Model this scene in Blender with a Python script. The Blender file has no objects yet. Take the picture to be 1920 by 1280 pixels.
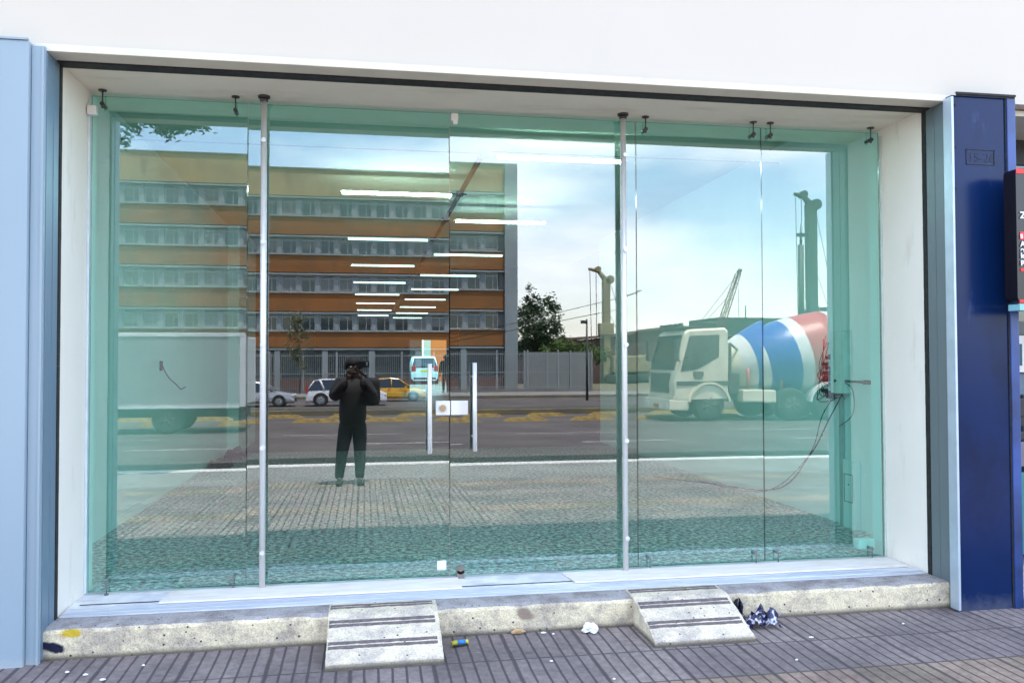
import bpy, bmesh, math, random
from mathutils import Vector, Matrix, noise as mn
R = math.radians
random.seed(7)
scene = bpy.context.scene
COL = scene.collection
# ------------------------------------------------------------------ camera
cam_d = bpy.data.cameras.new("camera"); cam = bpy.data.objects.new("camera", cam_d); COL.objects.link(cam)
scene.camera = cam
cam_d.sensor_width = 36; cam_d.lens = 1584 / 1920 * 36; cam_d.clip_start = 0.02; cam_d.clip_end = 2000
yaw, pitch, roll = R(9.93), R(1.38), R(-0.17)
fw = Vector((math.sin(yaw) * math.cos(pitch), math.cos(yaw) * math.cos(pitch), math.sin(pitch)))
rt = Vector((math.cos(yaw), -math.sin(yaw), 0)); up = rt.cross(fw)
r2 = rt * math.cos(roll) + up * math.sin(roll); u2 = -rt * math.sin(roll) + up * math.cos(roll)
cam.matrix_world = Matrix(((r2.x, u2.x, -fw.x, 0), (r2.y, u2.y, -fw.y, -5.4), (r2.z, u2.z, -fw.z, 1.53), (0, 0, 0, 1)))
scene.render.resolution_x = 1024; scene.render.resolution_y = 682
# ------------------------------------------------------------------ world, sun, exposure
SUN_EL, SUN_AZ = R(75), R(28)        # azimuth clockwise from +Y
w = bpy.data.worlds.new("World"); scene.world = w; w.use_nodes = True
nt = w.node_tree; N = nt.nodes; Lk = nt.links
for n in list(N): N.remove(n)
out = N.new('ShaderNodeOutputWorld'); bg = N.new('ShaderNodeBackground'); Lk.new(bg.outputs[0], out.inputs[0])
sky = N.new('ShaderNodeTexSky'); sky.sky_type = 'NISHITA'; sky.sun_disc = False
sky.sun_elevation = SUN_EL; sky.sun_rotation = SUN_AZ; sky.air_density = 1.2; sky.dust_density = 1.0; sky.ozone_density = 2.6
bg.inputs['Strength'].default_value = 0.15
tc = N.new('ShaderNodeTexCoord'); mp = N.new('ShaderNodeMapping'); mp.inputs['Scale'].default_value = (1.2, 1.2, 3.4)
Lk.new(tc.outputs['Generated'], mp.inputs[0])
cn = N.new('ShaderNodeTexNoise'); cn.inputs['Scale'].default_value = 2.1; cn.inputs['Detail'].default_value = 9; cn.inputs['Roughness'].default_value = .55
Lk.new(mp.outputs[0], cn.inputs[0])
cr = N.new('ShaderNodeValToRGB'); cr.color_ramp.elements[0].position = .44; cr.color_ramp.elements[1].position = .72
cr.color_ramp.elements[0].color = (.0, .0, .0, 1); cr.color_ramp.elements[1].color = (.85, .85, .85, 1)
Lk.new(cn.outputs[0], cr.inputs[0])
mx = N.new('ShaderNodeMixRGB'); mx.inputs[2].default_value = (7.6, 7.7, 8.0, 1)
Lk.new(cr.outputs[0], mx.inputs[0]); Lk.new(sky.outputs[0], mx.inputs[1]); Lk.new(mx.outputs[0], bg.inputs[0])
sd = bpy.data.lights.new("sun", 'SUN'); sun = bpy.data.objects.new("sun", sd); COL.objects.link(sun)
sd.energy = 3.2; sd.angle = R(.6); sd.color = (1, .95, .87)
sdir = Vector((math.sin(SUN_AZ) * math.cos(SUN_EL), math.cos(SUN_AZ) * math.cos(SUN_EL), math.sin(SUN_EL)))
sun.rotation_euler = sdir.to_track_quat('Z', 'Y').to_euler(); sun.location = (0, -10, 30)
scene.view_settings.view_transform = 'Standard'; scene.view_settings.look = 'None'
scene.view_settings.exposure = 2.3; scene.view_settings.gamma = 1
scene.cycles.max_bounces = 10; scene.cycles.transparent_max_bounces = 24; scene.cycles.glossy_bounces = 5
scene.cycles.caustics_reflective = False; scene.cycles.caustics_refractive = False

# ------------------------------------------------------------------ materials
def pmat(name, col, rough=.6, metal=0., col2=None, scale=8., detail=4., bump=0., bscale=None, lo=.35, hi=.65, spec=None, stretch=(1, 1, 1), coat=0):
    m = bpy.data.materials.new(name); m.use_nodes = True
    t = m.node_tree; b = t.nodes['Principled BSDF']
    b.inputs['Roughness'].default_value = rough; b.inputs['Metallic'].default_value = metal
    if spec is not None: b.inputs['Specular IOR Level'].default_value = spec
    if coat: b.inputs['Coat Weight'].default_value = coat
    b.inputs['Base Color'].default_value = (*col, 1)
    if col2 is None: col2 = tuple(c * .88 for c in col)
    tcn = t.nodes.new('ShaderNodeTexCoord'); mpn = t.nodes.new('ShaderNodeMapping'); mpn.inputs['Scale'].default_value = stretch
    t.links.new(tcn.outputs['Object'], mpn.inputs[0])
    n = t.nodes.new('ShaderNodeTexNoise'); n.inputs['Scale'].default_value = scale; n.inputs['Detail'].default_value = detail
    t.links.new(mpn.outputs[0], n.inputs['Vector'])
    r = t.nodes.new('ShaderNodeValToRGB'); r.color_ramp.elements[0].position = lo; r.color_ramp.elements[1].position = hi
    r.color_ramp.elements[0].color = (*col, 1); r.color_ramp.elements[1].color = (*col2, 1)
    t.links.new(n.outputs[0], r.inputs[0]); t.links.new(r.outputs[0], b.inputs['Base Color'])
    if bump:
        n2 = t.nodes.new('ShaderNodeTexNoise'); n2.inputs['Scale'].default_value = bscale or scale * 4; n2.inputs['Detail'].default_value = 5
        t.links.new(mpn.outputs[0], n2.inputs['Vector'])
        bp = t.nodes.new('ShaderNodeBump'); bp.inputs['Strength'].default_value = bump; bp.inputs['Distance'].default_value = .01
        t.links.new(n2.outputs[0], bp.inputs['Height']); t.links.new(bp.outputs[0], b.inputs['Normal'])
    return m
def emat(name, col, s):
    m = bpy.data.materials.new(name); m.use_nodes = True; t = m.node_tree
    b = t.nodes['Principled BSDF']; b.inputs['Emission Color'].default_value = (*col, 1); b.inputs['Emission Strength'].default_value = s
    b.inputs['Base Color'].default_value = (.8, .8, .8, 1)
    return m
def glass_mat(name, tint, base, mirror_col=(1, 1, 1)):
    m = bpy.data.materials.new(name); m.use_nodes = True; t = m.node_tree
    for n in list(t.nodes): t.nodes.remove(n)
    o = t.nodes.new('ShaderNodeOutputMaterial'); mix = t.nodes.new('ShaderNodeMixShader')
    tr = t.nodes.new('ShaderNodeBsdfTransparent'); tr.inputs[0].default_value = (*tint, 1)
    gl = t.nodes.new('ShaderNodeBsdfGlossy'); gl.inputs['Roughness'].default_value = 0.0; gl.inputs[0].default_value = (*mirror_col, 1)
    lw = t.nodes.new('ShaderNodeLayerWeight'); lw.inputs[0].default_value = .5
    pw = t.nodes.new('ShaderNodeMath'); pw.operation = 'POWER'; pw.inputs[1].default_value = 4
    t.links.new(lw.outputs['Facing'], pw.inputs[0])
    ma = t.nodes.new('ShaderNodeMath'); ma.operation = 'MULTIPLY_ADD'; ma.inputs[1].default_value = 1 - base; ma.inputs[2].default_value = base
    t.links.new(pw.outputs[0], ma.inputs[0]); t.links.new(ma.outputs[0], mix.inputs[0])
    t.links.new(tr.outputs[0], mix.inputs[1]); t.links.new(gl.outputs[0], mix.inputs[2]); t.links.new(mix.outputs[0], o.inputs[0])
    return m
def tint_mat(name, tint):
    m = bpy.data.materials.new(name); m.use_nodes = True; t = m.node_tree
    for n in list(t.nodes): t.nodes.remove(n)
    o = t.nodes.new('ShaderNodeOutputMaterial'); tr = t.nodes.new('ShaderNodeBsdfTransparent'); tr.inputs[0].default_value = (*tint, 1)
    t.links.new(tr.outputs[0], o.inputs[0]); return m

def math_node(t, op, a, b=None, c=None):
    n = t.nodes.new('ShaderNodeMath'); n.operation = op
    for i, v in enumerate((a, b, c)):
        if v is None: continue
        if isinstance(v, (int, float)): n.inputs[i].default_value = v
        else: t.links.new(v, n.inputs[i])
    return n.outputs[0]
def paver_mat():
    m = bpy.data.materials.new("ribbed_pavers"); m.use_nodes = True; t = m.node_tree; b = t.nodes['Principled BSDF']
    tcn = t.nodes.new('ShaderNodeTexCoord'); s = t.nodes.new('ShaderNodeSeparateXYZ'); t.links.new(tcn.outputs['Object'], s.inputs[0])
    wob = t.nodes.new('ShaderNodeTexNoise'); wob.inputs['Scale'].default_value = 3; t.links.new(tcn.outputs['Object'], wob.inputs[0])
    X = math_node(t, 'ADD', s.outputs[0], math_node(t, 'MULTIPLY', wob.outputs[0], .012)); Y = math_node(t, 'ADD', s.outputs[1], math_node(t, 'MULTIPLY', wob.outputs[0], .008))
    S = .414
    cx = math_node(t, 'DIVIDE', math_node(t, 'ADD', X, 100 * S + .06), S); cy = math_node(t, 'DIVIDE', math_node(t, 'ADD', Y, 100 * S + 1.04), S)
    def line(v, wd):      # 1 in a thin line around integer values of v
        f = math_node(t, 'FRACT', v); d = math_node(t, 'ABSOLUTE', math_node(t, 'SUBTRACT', f, .5))
        mr = t.nodes.new('ShaderNodeMapRange'); mr.inputs[1].default_value = .5 - wd; mr.inputs[2].default_value = .5 - wd * .45
        t.links.new(d, mr.inputs[0]); return mr.outputs[0]
    ribs = line(math_node(t, 'MULTIPLY', cx, 6), .11); jx = line(cx, .034); jy = line(cy, .018)
    g = math_node(t, 'MAXIMUM', ribs, math_node(t, 'MAXIMUM', jx, jy))
    # slab colour
    cmb = t.nodes.new('ShaderNodeCombineXYZ'); t.links.new(math_node(t, 'FLOOR', cx), cmb.inputs[0]); t.links.new(math_node(t, 'FLOOR', cy), cmb.inputs[1])
    wn = t.nodes.new('ShaderNodeTexWhiteNoise'); t.links.new(cmb.outputs[0], wn.inputs['Vector'])
    r = t.nodes.new('ShaderNodeValToRGB'); e = r.color_ramp.elements; e[0].color = (.160, .134, .136, 1); e[1].color = (.225, .188, .182, 1)
    k = e.new(.55); k.color = (.19, .162, .162, 1); t.links.new(wn.outputs['Value'], r.inputs[0])
    n = t.nodes.new('ShaderNodeTexNoise'); n.inputs['Scale'].default_value = 26; n.inputs['Detail'].default_value = 8; n.inputs['Roughness'].default_value = .7; t.links.new(tcn.outputs['Object'], n.inputs[0])
    r2_ = t.nodes.new('ShaderNodeValToRGB'); r2_.color_ramp.elements[0].color = (.62, .6, .58, 1); r2_.color_ramp.elements[1].color = (1.35, 1.32, 1.3, 1); r2_.color_ramp.elements[0].position = .3; r2_.color_ramp.elements[1].position = .72
    t.links.new(n.outputs[0], r2_.inputs[0])
    rb = t.nodes.new('ShaderNodeValToRGB'); eb = rb.color_ramp.elements; eb[0].color = (.20, .165, .125, 1); eb[1].color = (.27, .20, .165, 1); t.links.new(wn.outputs['Value'], rb.inputs[0])
    rowm = math_node(t, 'MODULO', math_node(t, 'FLOOR', cy), 5); brown = math_node(t, 'LESS_THAN', math_node(t, 'ABSOLUTE', math_node(t, 'SUBTRACT', rowm, 3)), .5)
    mrow = t.nodes.new('ShaderNodeMixRGB'); t.links.new(brown, mrow.inputs[0]); t.links.new(r.outputs[0], mrow.inputs[1]); t.links.new(rb.outputs[0], mrow.inputs[2])
    mm = t.nodes.new('ShaderNodeMixRGB'); mm.blend_type = 'MULTIPLY'; mm.inputs[0].default_value = 1; t.links.new(mrow.outputs[0], mm.inputs[1]); t.links.new(r2_.outputs[0], mm.inputs[2])
    # pale specks
    v = t.nodes.new('ShaderNodeTexNoise'); v.inputs['Scale'].default_value = 60; v.inputs['Detail'].default_value = 2; t.links.new(tcn.outputs['Object'], v.inputs[0])
    vr = t.nodes.new('ShaderNodeMapRange'); vr.inputs[1].default_value = .74; vr.inputs[2].default_value = .78; t.links.new(v.outputs[0], vr.inputs[0])
    ms = t.nodes.new('ShaderNodeMixRGB'); ms.inputs[2].default_value = (.5, .48, .45, 1); t.links.new(vr.outputs[0], ms.inputs[0]); t.links.new(mm.outputs[0], ms.inputs[1])
    # big stains
    bs = t.nodes.new('ShaderNodeTexNoise'); bs.inputs['Scale'].default_value = 1.7; bs.inputs['Detail'].default_value = 5; t.links.new(tcn.outputs['Object'], bs.inputs[0])
    br = t.nodes.new('ShaderNodeValToRGB'); br.color_ramp.elements[0].color = (.72, .72, .74, 1); br.color_ramp.elements[1].color = (1.2, 1.2, 1.18, 1); br.color_ramp.elements[0].position = .35; br.color_ramp.elements[1].position = .65
    t.links.new(bs.outputs[0], br.inputs[0])
    m3 = t.nodes.new('ShaderNodeMixRGB'); m3.blend_type = 'MULTIPLY'; m3.inputs[0].default_value = 1; t.links.new(ms.outputs[0], m3.inputs[1]); t.links.new(br.outputs[0], m3.inputs[2])
    mg = t.nodes.new('ShaderNodeMixRGB'); mg.inputs[2].default_value = (.045, .038, .042, 1); t.links.new(math_node(t, 'MULTIPLY', g, .88), mg.inputs[0]); t.links.new(m3.outputs[0], mg.inputs[1])  # groove shade painted into the colour, together with the dark joints
    t.links.new(mg.outputs[0], b.inputs['Base Color']); b.inputs['Roughness'].default_value = .8
    h = math_node(t, 'SUBTRACT', math_node(t, 'MULTIPLY', n.outputs[0], .3), g)
    bp = t.nodes.new('ShaderNodeBump'); bp.inputs['Strength'].default_value = .8; bp.inputs['Distance'].default_value = .006; t.links.new(h, bp.inputs['Height']); t.links.new(bp.outputs[0], b.inputs['Normal'])
    return m
def speckle_floor():
    m = bpy.data.materials.new("speckled_stone_floor"); m.use_nodes = True; t = m.node_tree; b = t.nodes['Principled BSDF']
    tcn = t.nodes.new('ShaderNodeTexCoord')
    n = t.nodes.new('ShaderNodeTexNoise'); n.inputs['Scale'].default_value = 26; n.inputs['Detail'].default_value = 5; n.inputs['Roughness'].default_value = .75; t.links.new(tcn.outputs['Object'], n.inputs[0])
    r = t.nodes.new('ShaderNodeValToRGB'); e = r.color_ramp.elements; e[0].position = .43; e[0].color = (.015, .02, .02, 1); e[1].position = .60; e[1].color = (.85, .85, .80, 1)
    k = e.new(.50); k.color = (.36, .37, .35, 1); t.links.new(n.outputs[0], r.inputs[0])
    t.links.new(r.outputs[0], b.inputs['Base Color']); b.inputs['Roughness'].default_value = .35
    return m
def concrete_mat(name, c1, c2, pit=True):
    m = bpy.data.materials.new(name); m.use_nodes = True; t = m.node_tree; b = t.nodes['Principled BSDF']
    tcn = t.nodes.new('ShaderNodeTexCoord')
    n = t.nodes.new('ShaderNodeTexNoise'); n.inputs['Scale'].default_value = 7; n.inputs['Detail'].default_value = 9; n.inputs['Roughness'].default_value = .68; t.links.new(tcn.outputs['Object'], n.inputs[0])
    r = t.nodes.new('ShaderNodeValToRGB'); e = r.color_ramp.elements; e[0].position = .38; e[0].color = (*c2, 1); e[1].position = .56; e[1].color = (*c1, 1); t.links.new(n.outputs[0], r.inputs[0])
    f = t.nodes.new('ShaderNodeTexNoise'); f.inputs['Scale'].default_value = 120; f.inputs['Detail'].default_value = 3; t.links.new(tcn.outputs['Object'], f.inputs[0])
    fr = t.nodes.new('ShaderNodeValToRGB'); fr.color_ramp.elements[0].position = .36; fr.color_ramp.elements[0].color = (.5, .47, .43, 1); fr.color_ramp.elements[1].position = .56; fr.color_ramp.elements[1].color = (1.08, 1.08, 1.08, 1); t.links.new(f.outputs[0], fr.inputs[0])
    mm = t.nodes.new('ShaderNodeMixRGB'); mm.blend_type = 'MULTIPLY'; mm.inputs[0].default_value = .5; t.links.new(r.outputs[0], mm.inputs[1]); t.links.new(fr.outputs[0], mm.inputs[2])
    v = t.nodes.new('ShaderNodeTexVoronoi'); v.inputs['Scale'].default_value = 26; t.links.new(tcn.outputs['Object'], v.inputs['Vector'])
    vr = t.nodes.new('ShaderNodeMapRange'); vr.inputs[1].default_value = .13; vr.inputs[2].default_value = .17; vr.inputs[3].default_value = 1; vr.inputs[4].default_value = 0; t.links.new(v.outputs['Distance'], vr.inputs[0])
    sel = math_node(t, 'GREATER_THAN', v.outputs['Color'], .62) if False else None
    sp = t.nodes.new('ShaderNodeSeparateColor'); t.links.new(v.outputs['Color'], sp.inputs[0])
    pitm = math_node(t, 'MULTIPLY', vr.outputs[0], math_node(t, 'GREATER_THAN', sp.outputs[0], .6))
    if not pit: pitm = math_node(t, 'MULTIPLY', pitm, .0)
    mp_ = t.nodes.new('ShaderNodeMixRGB'); mp_.inputs[2].default_value = (.06, .05, .045, 1); t.links.new(pitm, mp_.inputs[0]); t.links.new(mm.outputs[0], mp_.inputs[1])
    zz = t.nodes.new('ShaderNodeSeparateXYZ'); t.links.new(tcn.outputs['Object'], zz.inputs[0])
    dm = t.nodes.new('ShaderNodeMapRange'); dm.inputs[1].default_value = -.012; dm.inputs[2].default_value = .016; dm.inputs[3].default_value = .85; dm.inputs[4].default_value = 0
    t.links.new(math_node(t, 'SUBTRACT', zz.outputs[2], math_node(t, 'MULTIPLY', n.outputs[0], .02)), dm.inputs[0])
    occ_mix = t.nodes.new('ShaderNodeMixRGB'); occ_mix.inputs[2].default_value = (.05, .04, .03, 1); t.links.new(dm.outputs[0], occ_mix.inputs[0]); t.links.new(mp_.outputs[0], occ_mix.inputs[1])  # dark occlusion line along the foot, painted into the base colour
    t.links.new(occ_mix.outputs[0], b.inputs['Base Color']); b.inputs['Roughness'].default_value = .88
    h = math_node(t, 'SUBTRACT', math_node(t, 'ADD', math_node(t, 'MULTIPLY', n.outputs[0], .8), math_node(t, 'MULTIPLY', f.outputs[0], .5)), math_node(t, 'MULTIPLY', pitm, .6))
    bp = t.nodes.new('ShaderNodeBump'); bp.inputs['Strength'].default_value = .7; bp.inputs['Distance'].default_value = .008; t.links.new(h, bp.inputs['Height']); t.links.new(bp.outputs[0], b.inputs['Normal'])
    return m

MT = {}
MT['white_wall'] = pmat('white_painted_wall', (.60, .54, .455), .7, col2=(.592, .532, .448), scale=1.5)
MT['jamb'] = pmat('white_painted_plaster', (.92, .87, .79), .6, col2=(.89, .84, .76), scale=2.2, bump=.08, bscale=30)
MT['soffit'] = pmat('cream_plaster', (.86, .80, .68), .75, col2=(.82, .76, .64), scale=3, bump=.08, bscale=25)
MT['trim'] = pmat('cream_metal_trim', (.72, .66, .55), .5, col2=(.66, .60, .50), scale=5)
MT['black'] = pmat('black_sealant', (.006, .006, .008), .7, col2=(.02, .018, .015), scale=30, bump=.4)
MT['panel_light'] = pmat('pale_blue_metal_panel', (.30, .38, .44), .42, .0, col2=(.27, .35, .41), scale=1.2, stretch=(1, 1, .4))
MT['panel_return'] = pmat('blue_grey_metal', (.17, .26, .34), .38, .1, col2=(.15, .23, .31), scale=1.3)
MT['panel_grey'] = pmat('grey_green_metal', (.15, .19, .20), .4, .1, col2=(.13, .17, .19), scale=1.5)
MT['blue'] = pmat('glossy_deep_blue_metal', (.003, .017, .075), .22, .0, col2=(.005, .020, .085), scale=1.6, bump=.05, bscale=2, spec=.2)
MT['blue_edge'] = pmat('blue_edge_metal', (.008, .028, .11), .3, col2=(.025, .07, .27), scale=3)
MT['steel'] = pmat('brushed_stainless_steel', (.80, .79, .77), .38, .35, col2=(.72, .71, .70), scale=20, stretch=(1, 1, .08))
MT['dark_steel'] = pmat('dark_steel', (.09, .085, .08), .4, .8, scale=20)
MT['white_plastic'] = pmat('white_plastic', (.82, .82, .80), .4, scale=10)
MT['sill'] = pmat('pale_blue_aluminium_sill', (.52, .56, .66), .42, .25, col2=(.66, .66, .70), scale=6, detail=8, bump=.06, stretch=(.5, 3, 1))
MT['sill_top'] = pmat('white_stone_sill', (.86, .85, .86), .6, col2=(.62, .62, .68), scale=9, detail=8, bump=.1)
MT['board'] = pmat('pale_stone_strip', (.80, .72, .66), .7, col2=(.88, .84, .82), scale=12, detail=8, bump=.2, stretch=(.4, 2, 1))
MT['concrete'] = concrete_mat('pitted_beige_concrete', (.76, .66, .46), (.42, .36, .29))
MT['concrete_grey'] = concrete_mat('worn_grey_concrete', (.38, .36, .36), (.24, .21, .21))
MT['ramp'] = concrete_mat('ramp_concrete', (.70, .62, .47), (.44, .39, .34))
MT['rubber'] = pmat('dark_grip_strip', (.10, .085, .085), .8, col2=(.17, .14, .14), scale=40, bump=.3)
MT['glass_out'] = glass_mat('reflective_glass', (.56, .97, .89), .20)
MT['glass_in'] = tint_mat('green_glass', (.90, .99, .97))
MT['glass_edge'] = pmat('green_glass_edge', (.03, .10, .08), .15, scale=5)
MT['inner_wall'] = pmat('interior_white_wall', (.84, .85, .85), .8, col2=(.80, .82, .82), scale=1.2)
MT['inner_dark'] = pmat('interior_dark_wall', (.045, .042, .040), .9, scale=1)  # dim light of the deep interior put into the colour; yard shed shares it
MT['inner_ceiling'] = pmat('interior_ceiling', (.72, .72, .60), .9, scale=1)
MT['floor'] = speckle_floor()
MT['tube'] = emat('lamp_tube', (1, 1, 1), 1.0); MT['tube_near'] = emat('bright_lamp_tube', (1, 1, 1), 14.0)
MT['cable'] = pmat('black_cable', (.015, .015, .015), .5, scale=5)
MT['grey_cable'] = pmat('grey_cable', (.18, .18, .18), .5, scale=5)
MT['tyre'] = pmat('tyre_rubber', (.02, .02, .022), .8, scale=20)
MT['dull_rim'] = pmat('dusty_rim', (.10, .095, .085), .7, scale=10)
MT['rim'] = pmat('alloy_rim', (.35, .36, .38), .35, .7, scale=10)
MT['car_glass'] = pmat('car_window', (.02, .025, .03), .08, scale=2, spec=.8)
MT['headlight'] = pmat('headlight', (.7, .7, .7), .15, scale=4)
MT['taillight'] = pmat('tail_light', (.45, .02, .02), .2, scale=4)
MT['plate'] = pmat('yellow_plate', (.7, .5, .04), .5, scale=4)
MT['asphalt'] = pmat('asphalt', (.072, .064, .064), .9, col2=(.105, .094, .090), scale=.5, detail=9, bump=.2, bscale=60, spec=.15)
MT['asphalt_dark'] = pmat('dark_asphalt', (.018, .018, .018), .9, col2=(.03, .03, .03), scale=1, detail=9, spec=.1)
MT['conc_slab'] = pmat('pale_concrete_slabs', (.20, .195, .185), .85, col2=(.15, .145, .14), scale=1.3, detail=9, bump=.15)
MT['road_white'] = pmat('worn_white_paint', (.62, .62, .60), .7, col2=(.40, .40, .38), scale=8, detail=8)
MT['yellow'] = pmat('worn_yellow_paint', (.36, .235, .035), .7, col2=(.15, .11, .04), scale=6, detail=7)
MT['earth'] = pmat('dry_earth', (.16, .13, .09), .9, col2=(.09, .10, .04), scale=.6, detail=9)
MT['leaf'] = pmat('leaves', (.045, .085, .025), .7, col2=(.025, .05, .015), scale=.9, lo=.4, hi=.6)
MT['leaf_light'] = pmat('light_leaves', (.10, .16, .03), .7, col2=(.05, .09, .02), scale=1.2)
MT['bark'] = pmat('bark', (.10, .075, .055), .9, scale=8)

def base_dirt(m, colr, z1, amount=.8, sc=14):
    t = m.node_tree; b = t.nodes['Principled BSDF']; src = b.inputs['Base Color'].links[0].from_socket
    tcn = t.nodes.new('ShaderNodeTexCoord'); sp = t.nodes.new('ShaderNodeSeparateXYZ'); t.links.new(tcn.outputs['Object'], sp.inputs[0])
    n = t.nodes.new('ShaderNodeTexNoise'); n.inputs['Scale'].default_value = sc; n.inputs['Detail'].default_value = 8; n.inputs['Roughness'].default_value = .75; t.links.new(tcn.outputs['Object'], n.inputs[0])
    q = math_node(t, 'SUBTRACT', math_node(t, 'MULTIPLY', n.outputs[0], z1 * 2), sp.outputs[2])
    mr = t.nodes.new('ShaderNodeMapRange'); mr.inputs[1].default_value = z1 * .1; mr.inputs[2].default_value = z1 * 1.1; mr.inputs[3].default_value = 0; mr.inputs[4].default_value = amount; t.links.new(q, mr.inputs[0])
    mxn = t.nodes.new('ShaderNodeMixRGB'); mxn.inputs[2].default_value = (*colr, 1); t.links.new(mr.outputs[0], mxn.inputs[0]); t.links.new(src, mxn.inputs[1]); t.links.new(mxn.outputs[0], b.inputs['Base Color'])
def scuffs(m, colr, amount=.35, stretch=(3, 3, 14), thr=.62):
    t = m.node_tree; b = t.nodes['Principled BSDF']; src = b.inputs['Base Color'].links[0].from_socket
    tcn = t.nodes.new('ShaderNodeTexCoord'); mpn = t.nodes.new('ShaderNodeMapping'); mpn.inputs['Scale'].default_value = stretch; mpn.inputs['Rotation'].default_value = (.3, .2, .5); t.links.new(tcn.outputs['Object'], mpn.inputs[0])
    n = t.nodes.new('ShaderNodeTexNoise'); n.inputs['Scale'].default_value = 1.1; n.inputs['Detail'].default_value = 10; n.inputs['Roughness'].default_value = .65; t.links.new(mpn.outputs[0], n.inputs[0])
    mr = t.nodes.new('ShaderNodeMapRange'); mr.inputs[1].default_value = thr; mr.inputs[2].default_value = thr + .12; mr.inputs[3].default_value = 0; mr.inputs[4].default_value = amount; t.links.new(n.outputs[0], mr.inputs[0])
    mxn = t.nodes.new('ShaderNodeMixRGB'); mxn.inputs[2].default_value = (*colr, 1); t.links.new(mr.outputs[0], mxn.inputs[0]); t.links.new(src, mxn.inputs[1]); t.links.new(mxn.outputs[0], b.inputs['Base Color'])
scuffs(MT['blue'], (.05, .09, .22), .4, (5, 5, 1.6)); scuffs(MT['blue'], (.003, .008, .03), .55, (1.2, 1.2, .8), .5); base_dirt(MT['blue'], (.10, .11, .15), .10, .55)
scuffs(MT['panel_light'], (.24, .31, .36), .3, (7, 7, .35), .58); base_dirt(MT['panel_light'], (.42, .44, .46), .05, .6)
scuffs(MT['jamb'], (.55, .50, .44), .35, (2, 6, 1.2), .58); base_dirt(MT['jamb'], (.45, .42, .40), .24, .35)
scuffs(MT['sill'], (.80, .80, .84), .7, (1.5, 12, 1), .5); scuffs(MT['sill_top'], (.45, .44, .48), .5, (2, 10, 1), .55); scuffs(MT['board'], (.58, .50, .44), .5, (2, 12, 1), .55)
scuffs(MT['soffit'], (.55, .50, .40), .4, (1, 3, 1), .55); scuffs(MT['trim'], (.42, .36, .28), .4, (3, 3, 3), .6)
for k_ in ('white_wall',): scuffs(MT[k_], (.50, .48, .44), .25, (.9, .9, .25), .62)

# ------------------------------------------------------------------ mesh helpers
class MB:
    def __init__(s): s.bm = bmesh.new()
    def quad(s, pts, mi=0):
        f = s.bm.faces.new([s.bm.verts.new(p) for p in pts]); f.material_index = mi; return f
    def box(s, x0, x1, y0, y1, z0, z1, mi=0, bevel=0):
        v = [s.bm.verts.new((x, y, z)) for x in (x0, x1) for y in (y0, y1) for z in (z0, z1)]
        fs = [s.bm.faces.new([v[i] for i in q]) for q in ((0, 1, 3, 2), (4, 6, 7, 5), (0, 4, 5, 1), (2, 3, 7, 6), (0, 2, 6, 4), (1, 5, 7, 3))]
        for f in fs: f.material_index = mi
        if bevel:
            es = list({e for f in fs for e in f.edges})
            bmesh.ops.bevel(s.bm, geom=es, offset=bevel, segments=2, affect='EDGES', profile=.6)
        return s
    def tube(s, p0, p1, r0, r1=None, n=12, mi=0, cap=True):
        r1 = r0 if r1 is None else r1
        p0, p1 = Vector(p0), Vector(p1); d = (p1 - p0).normalized()
        a = d.orthogonal().normalized(); b = d.cross(a)
        A = [s.bm.verts.new(p0 + (a * math.cos(t) + b * math.sin(t)) * r0) for t in [2 * math.pi * i / n for i in range(n)]]
        B = [s.bm.verts.new(p1 + (a * math.cos(t) + b * math.sin(t)) * r1) for t in [2 * math.pi * i / n for i in range(n)]]
        for i in range(n):
            f = s.bm.faces.new((A[i], A[(i + 1) % n], B[(i + 1) % n], B[i])); f.material_index = mi; f.smooth = True
        if cap:
            f = s.bm.faces.new(A[::-1]); f.material_index = mi; f = s.bm.faces.new(B); f.material_index = mi
        return s
    def path(s, pts, r, n=6, mi=0):
        for a, b in zip(pts, pts[1:]): s.tube(a, b, r, n=n, mi=mi)
        return s
    def lathe(s, prof, org, axis, n=28, mi=lambda i: 0):
        org = Vector(org); ax = Vector(axis).normalized(); a = ax.orthogonal().normalized(); b = ax.cross(a)
        rings = [[s.bm.verts.new(org + ax * t + (a * math.cos(q) + b * math.sin(q)) * max(r, .0005)) for q in [2 * math.pi * i / n for i in range(n)]] for t, r in prof]
        for k in range(len(rings) - 1):
            for i in range(n):
                f = s.bm.faces.new((rings[k][i], rings[k][(i + 1) % n], rings[k + 1][(i + 1) % n], rings[k + 1][i])); f.smooth = True; f.material_index = mi(k)
        s.bm.faces.new(rings[0][::-1]).material_index = mi(0); s.bm.faces.new(rings[-1]).material_index = mi(len(rings) - 2)
        return s
    def prism(s, prof, y0, y1, axis='y', mi=0, inset=None):
        # prof: list of (a, z); extruded along axis. inset shrinks 'far' sides for crowned bodies
        def P(a, t, z): return (a, t, z) if axis == 'y' else (t, a, z)
        A = [s.bm.verts.new(P(a, y0, z)) for a, z in prof]; B = [s.bm.verts.new(P(a, y1, z)) for a, z in prof]
        n = len(prof)
        for i in range(n): s.bm.faces.new((A[i], A[(i + 1) % n], B[(i + 1) % n], B[i])).material_index = mi
        s.bm.faces.new(A[::-1]).material_index = mi; s.bm.faces.new(B).material_index = mi
        return s
    def build(s, name, mat, parent=None, smooth=False, loc=None):
        bmesh.ops.recalc_face_normals(s.bm, faces=s.bm.faces)
        me = bpy.data.meshes.new(name); s.bm.to_mesh(me); s.bm.free()
        for m in (mat if isinstance(mat, (list, tuple)) else [mat]): me.materials.append(m)
        if smooth:
            for p in me.polygons: p.use_smooth = True
        o = bpy.data.objects.new(name, me); COL.objects.link(o)
        if parent: o.parent = parent
        if loc: o.location = loc
        return o
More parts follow.
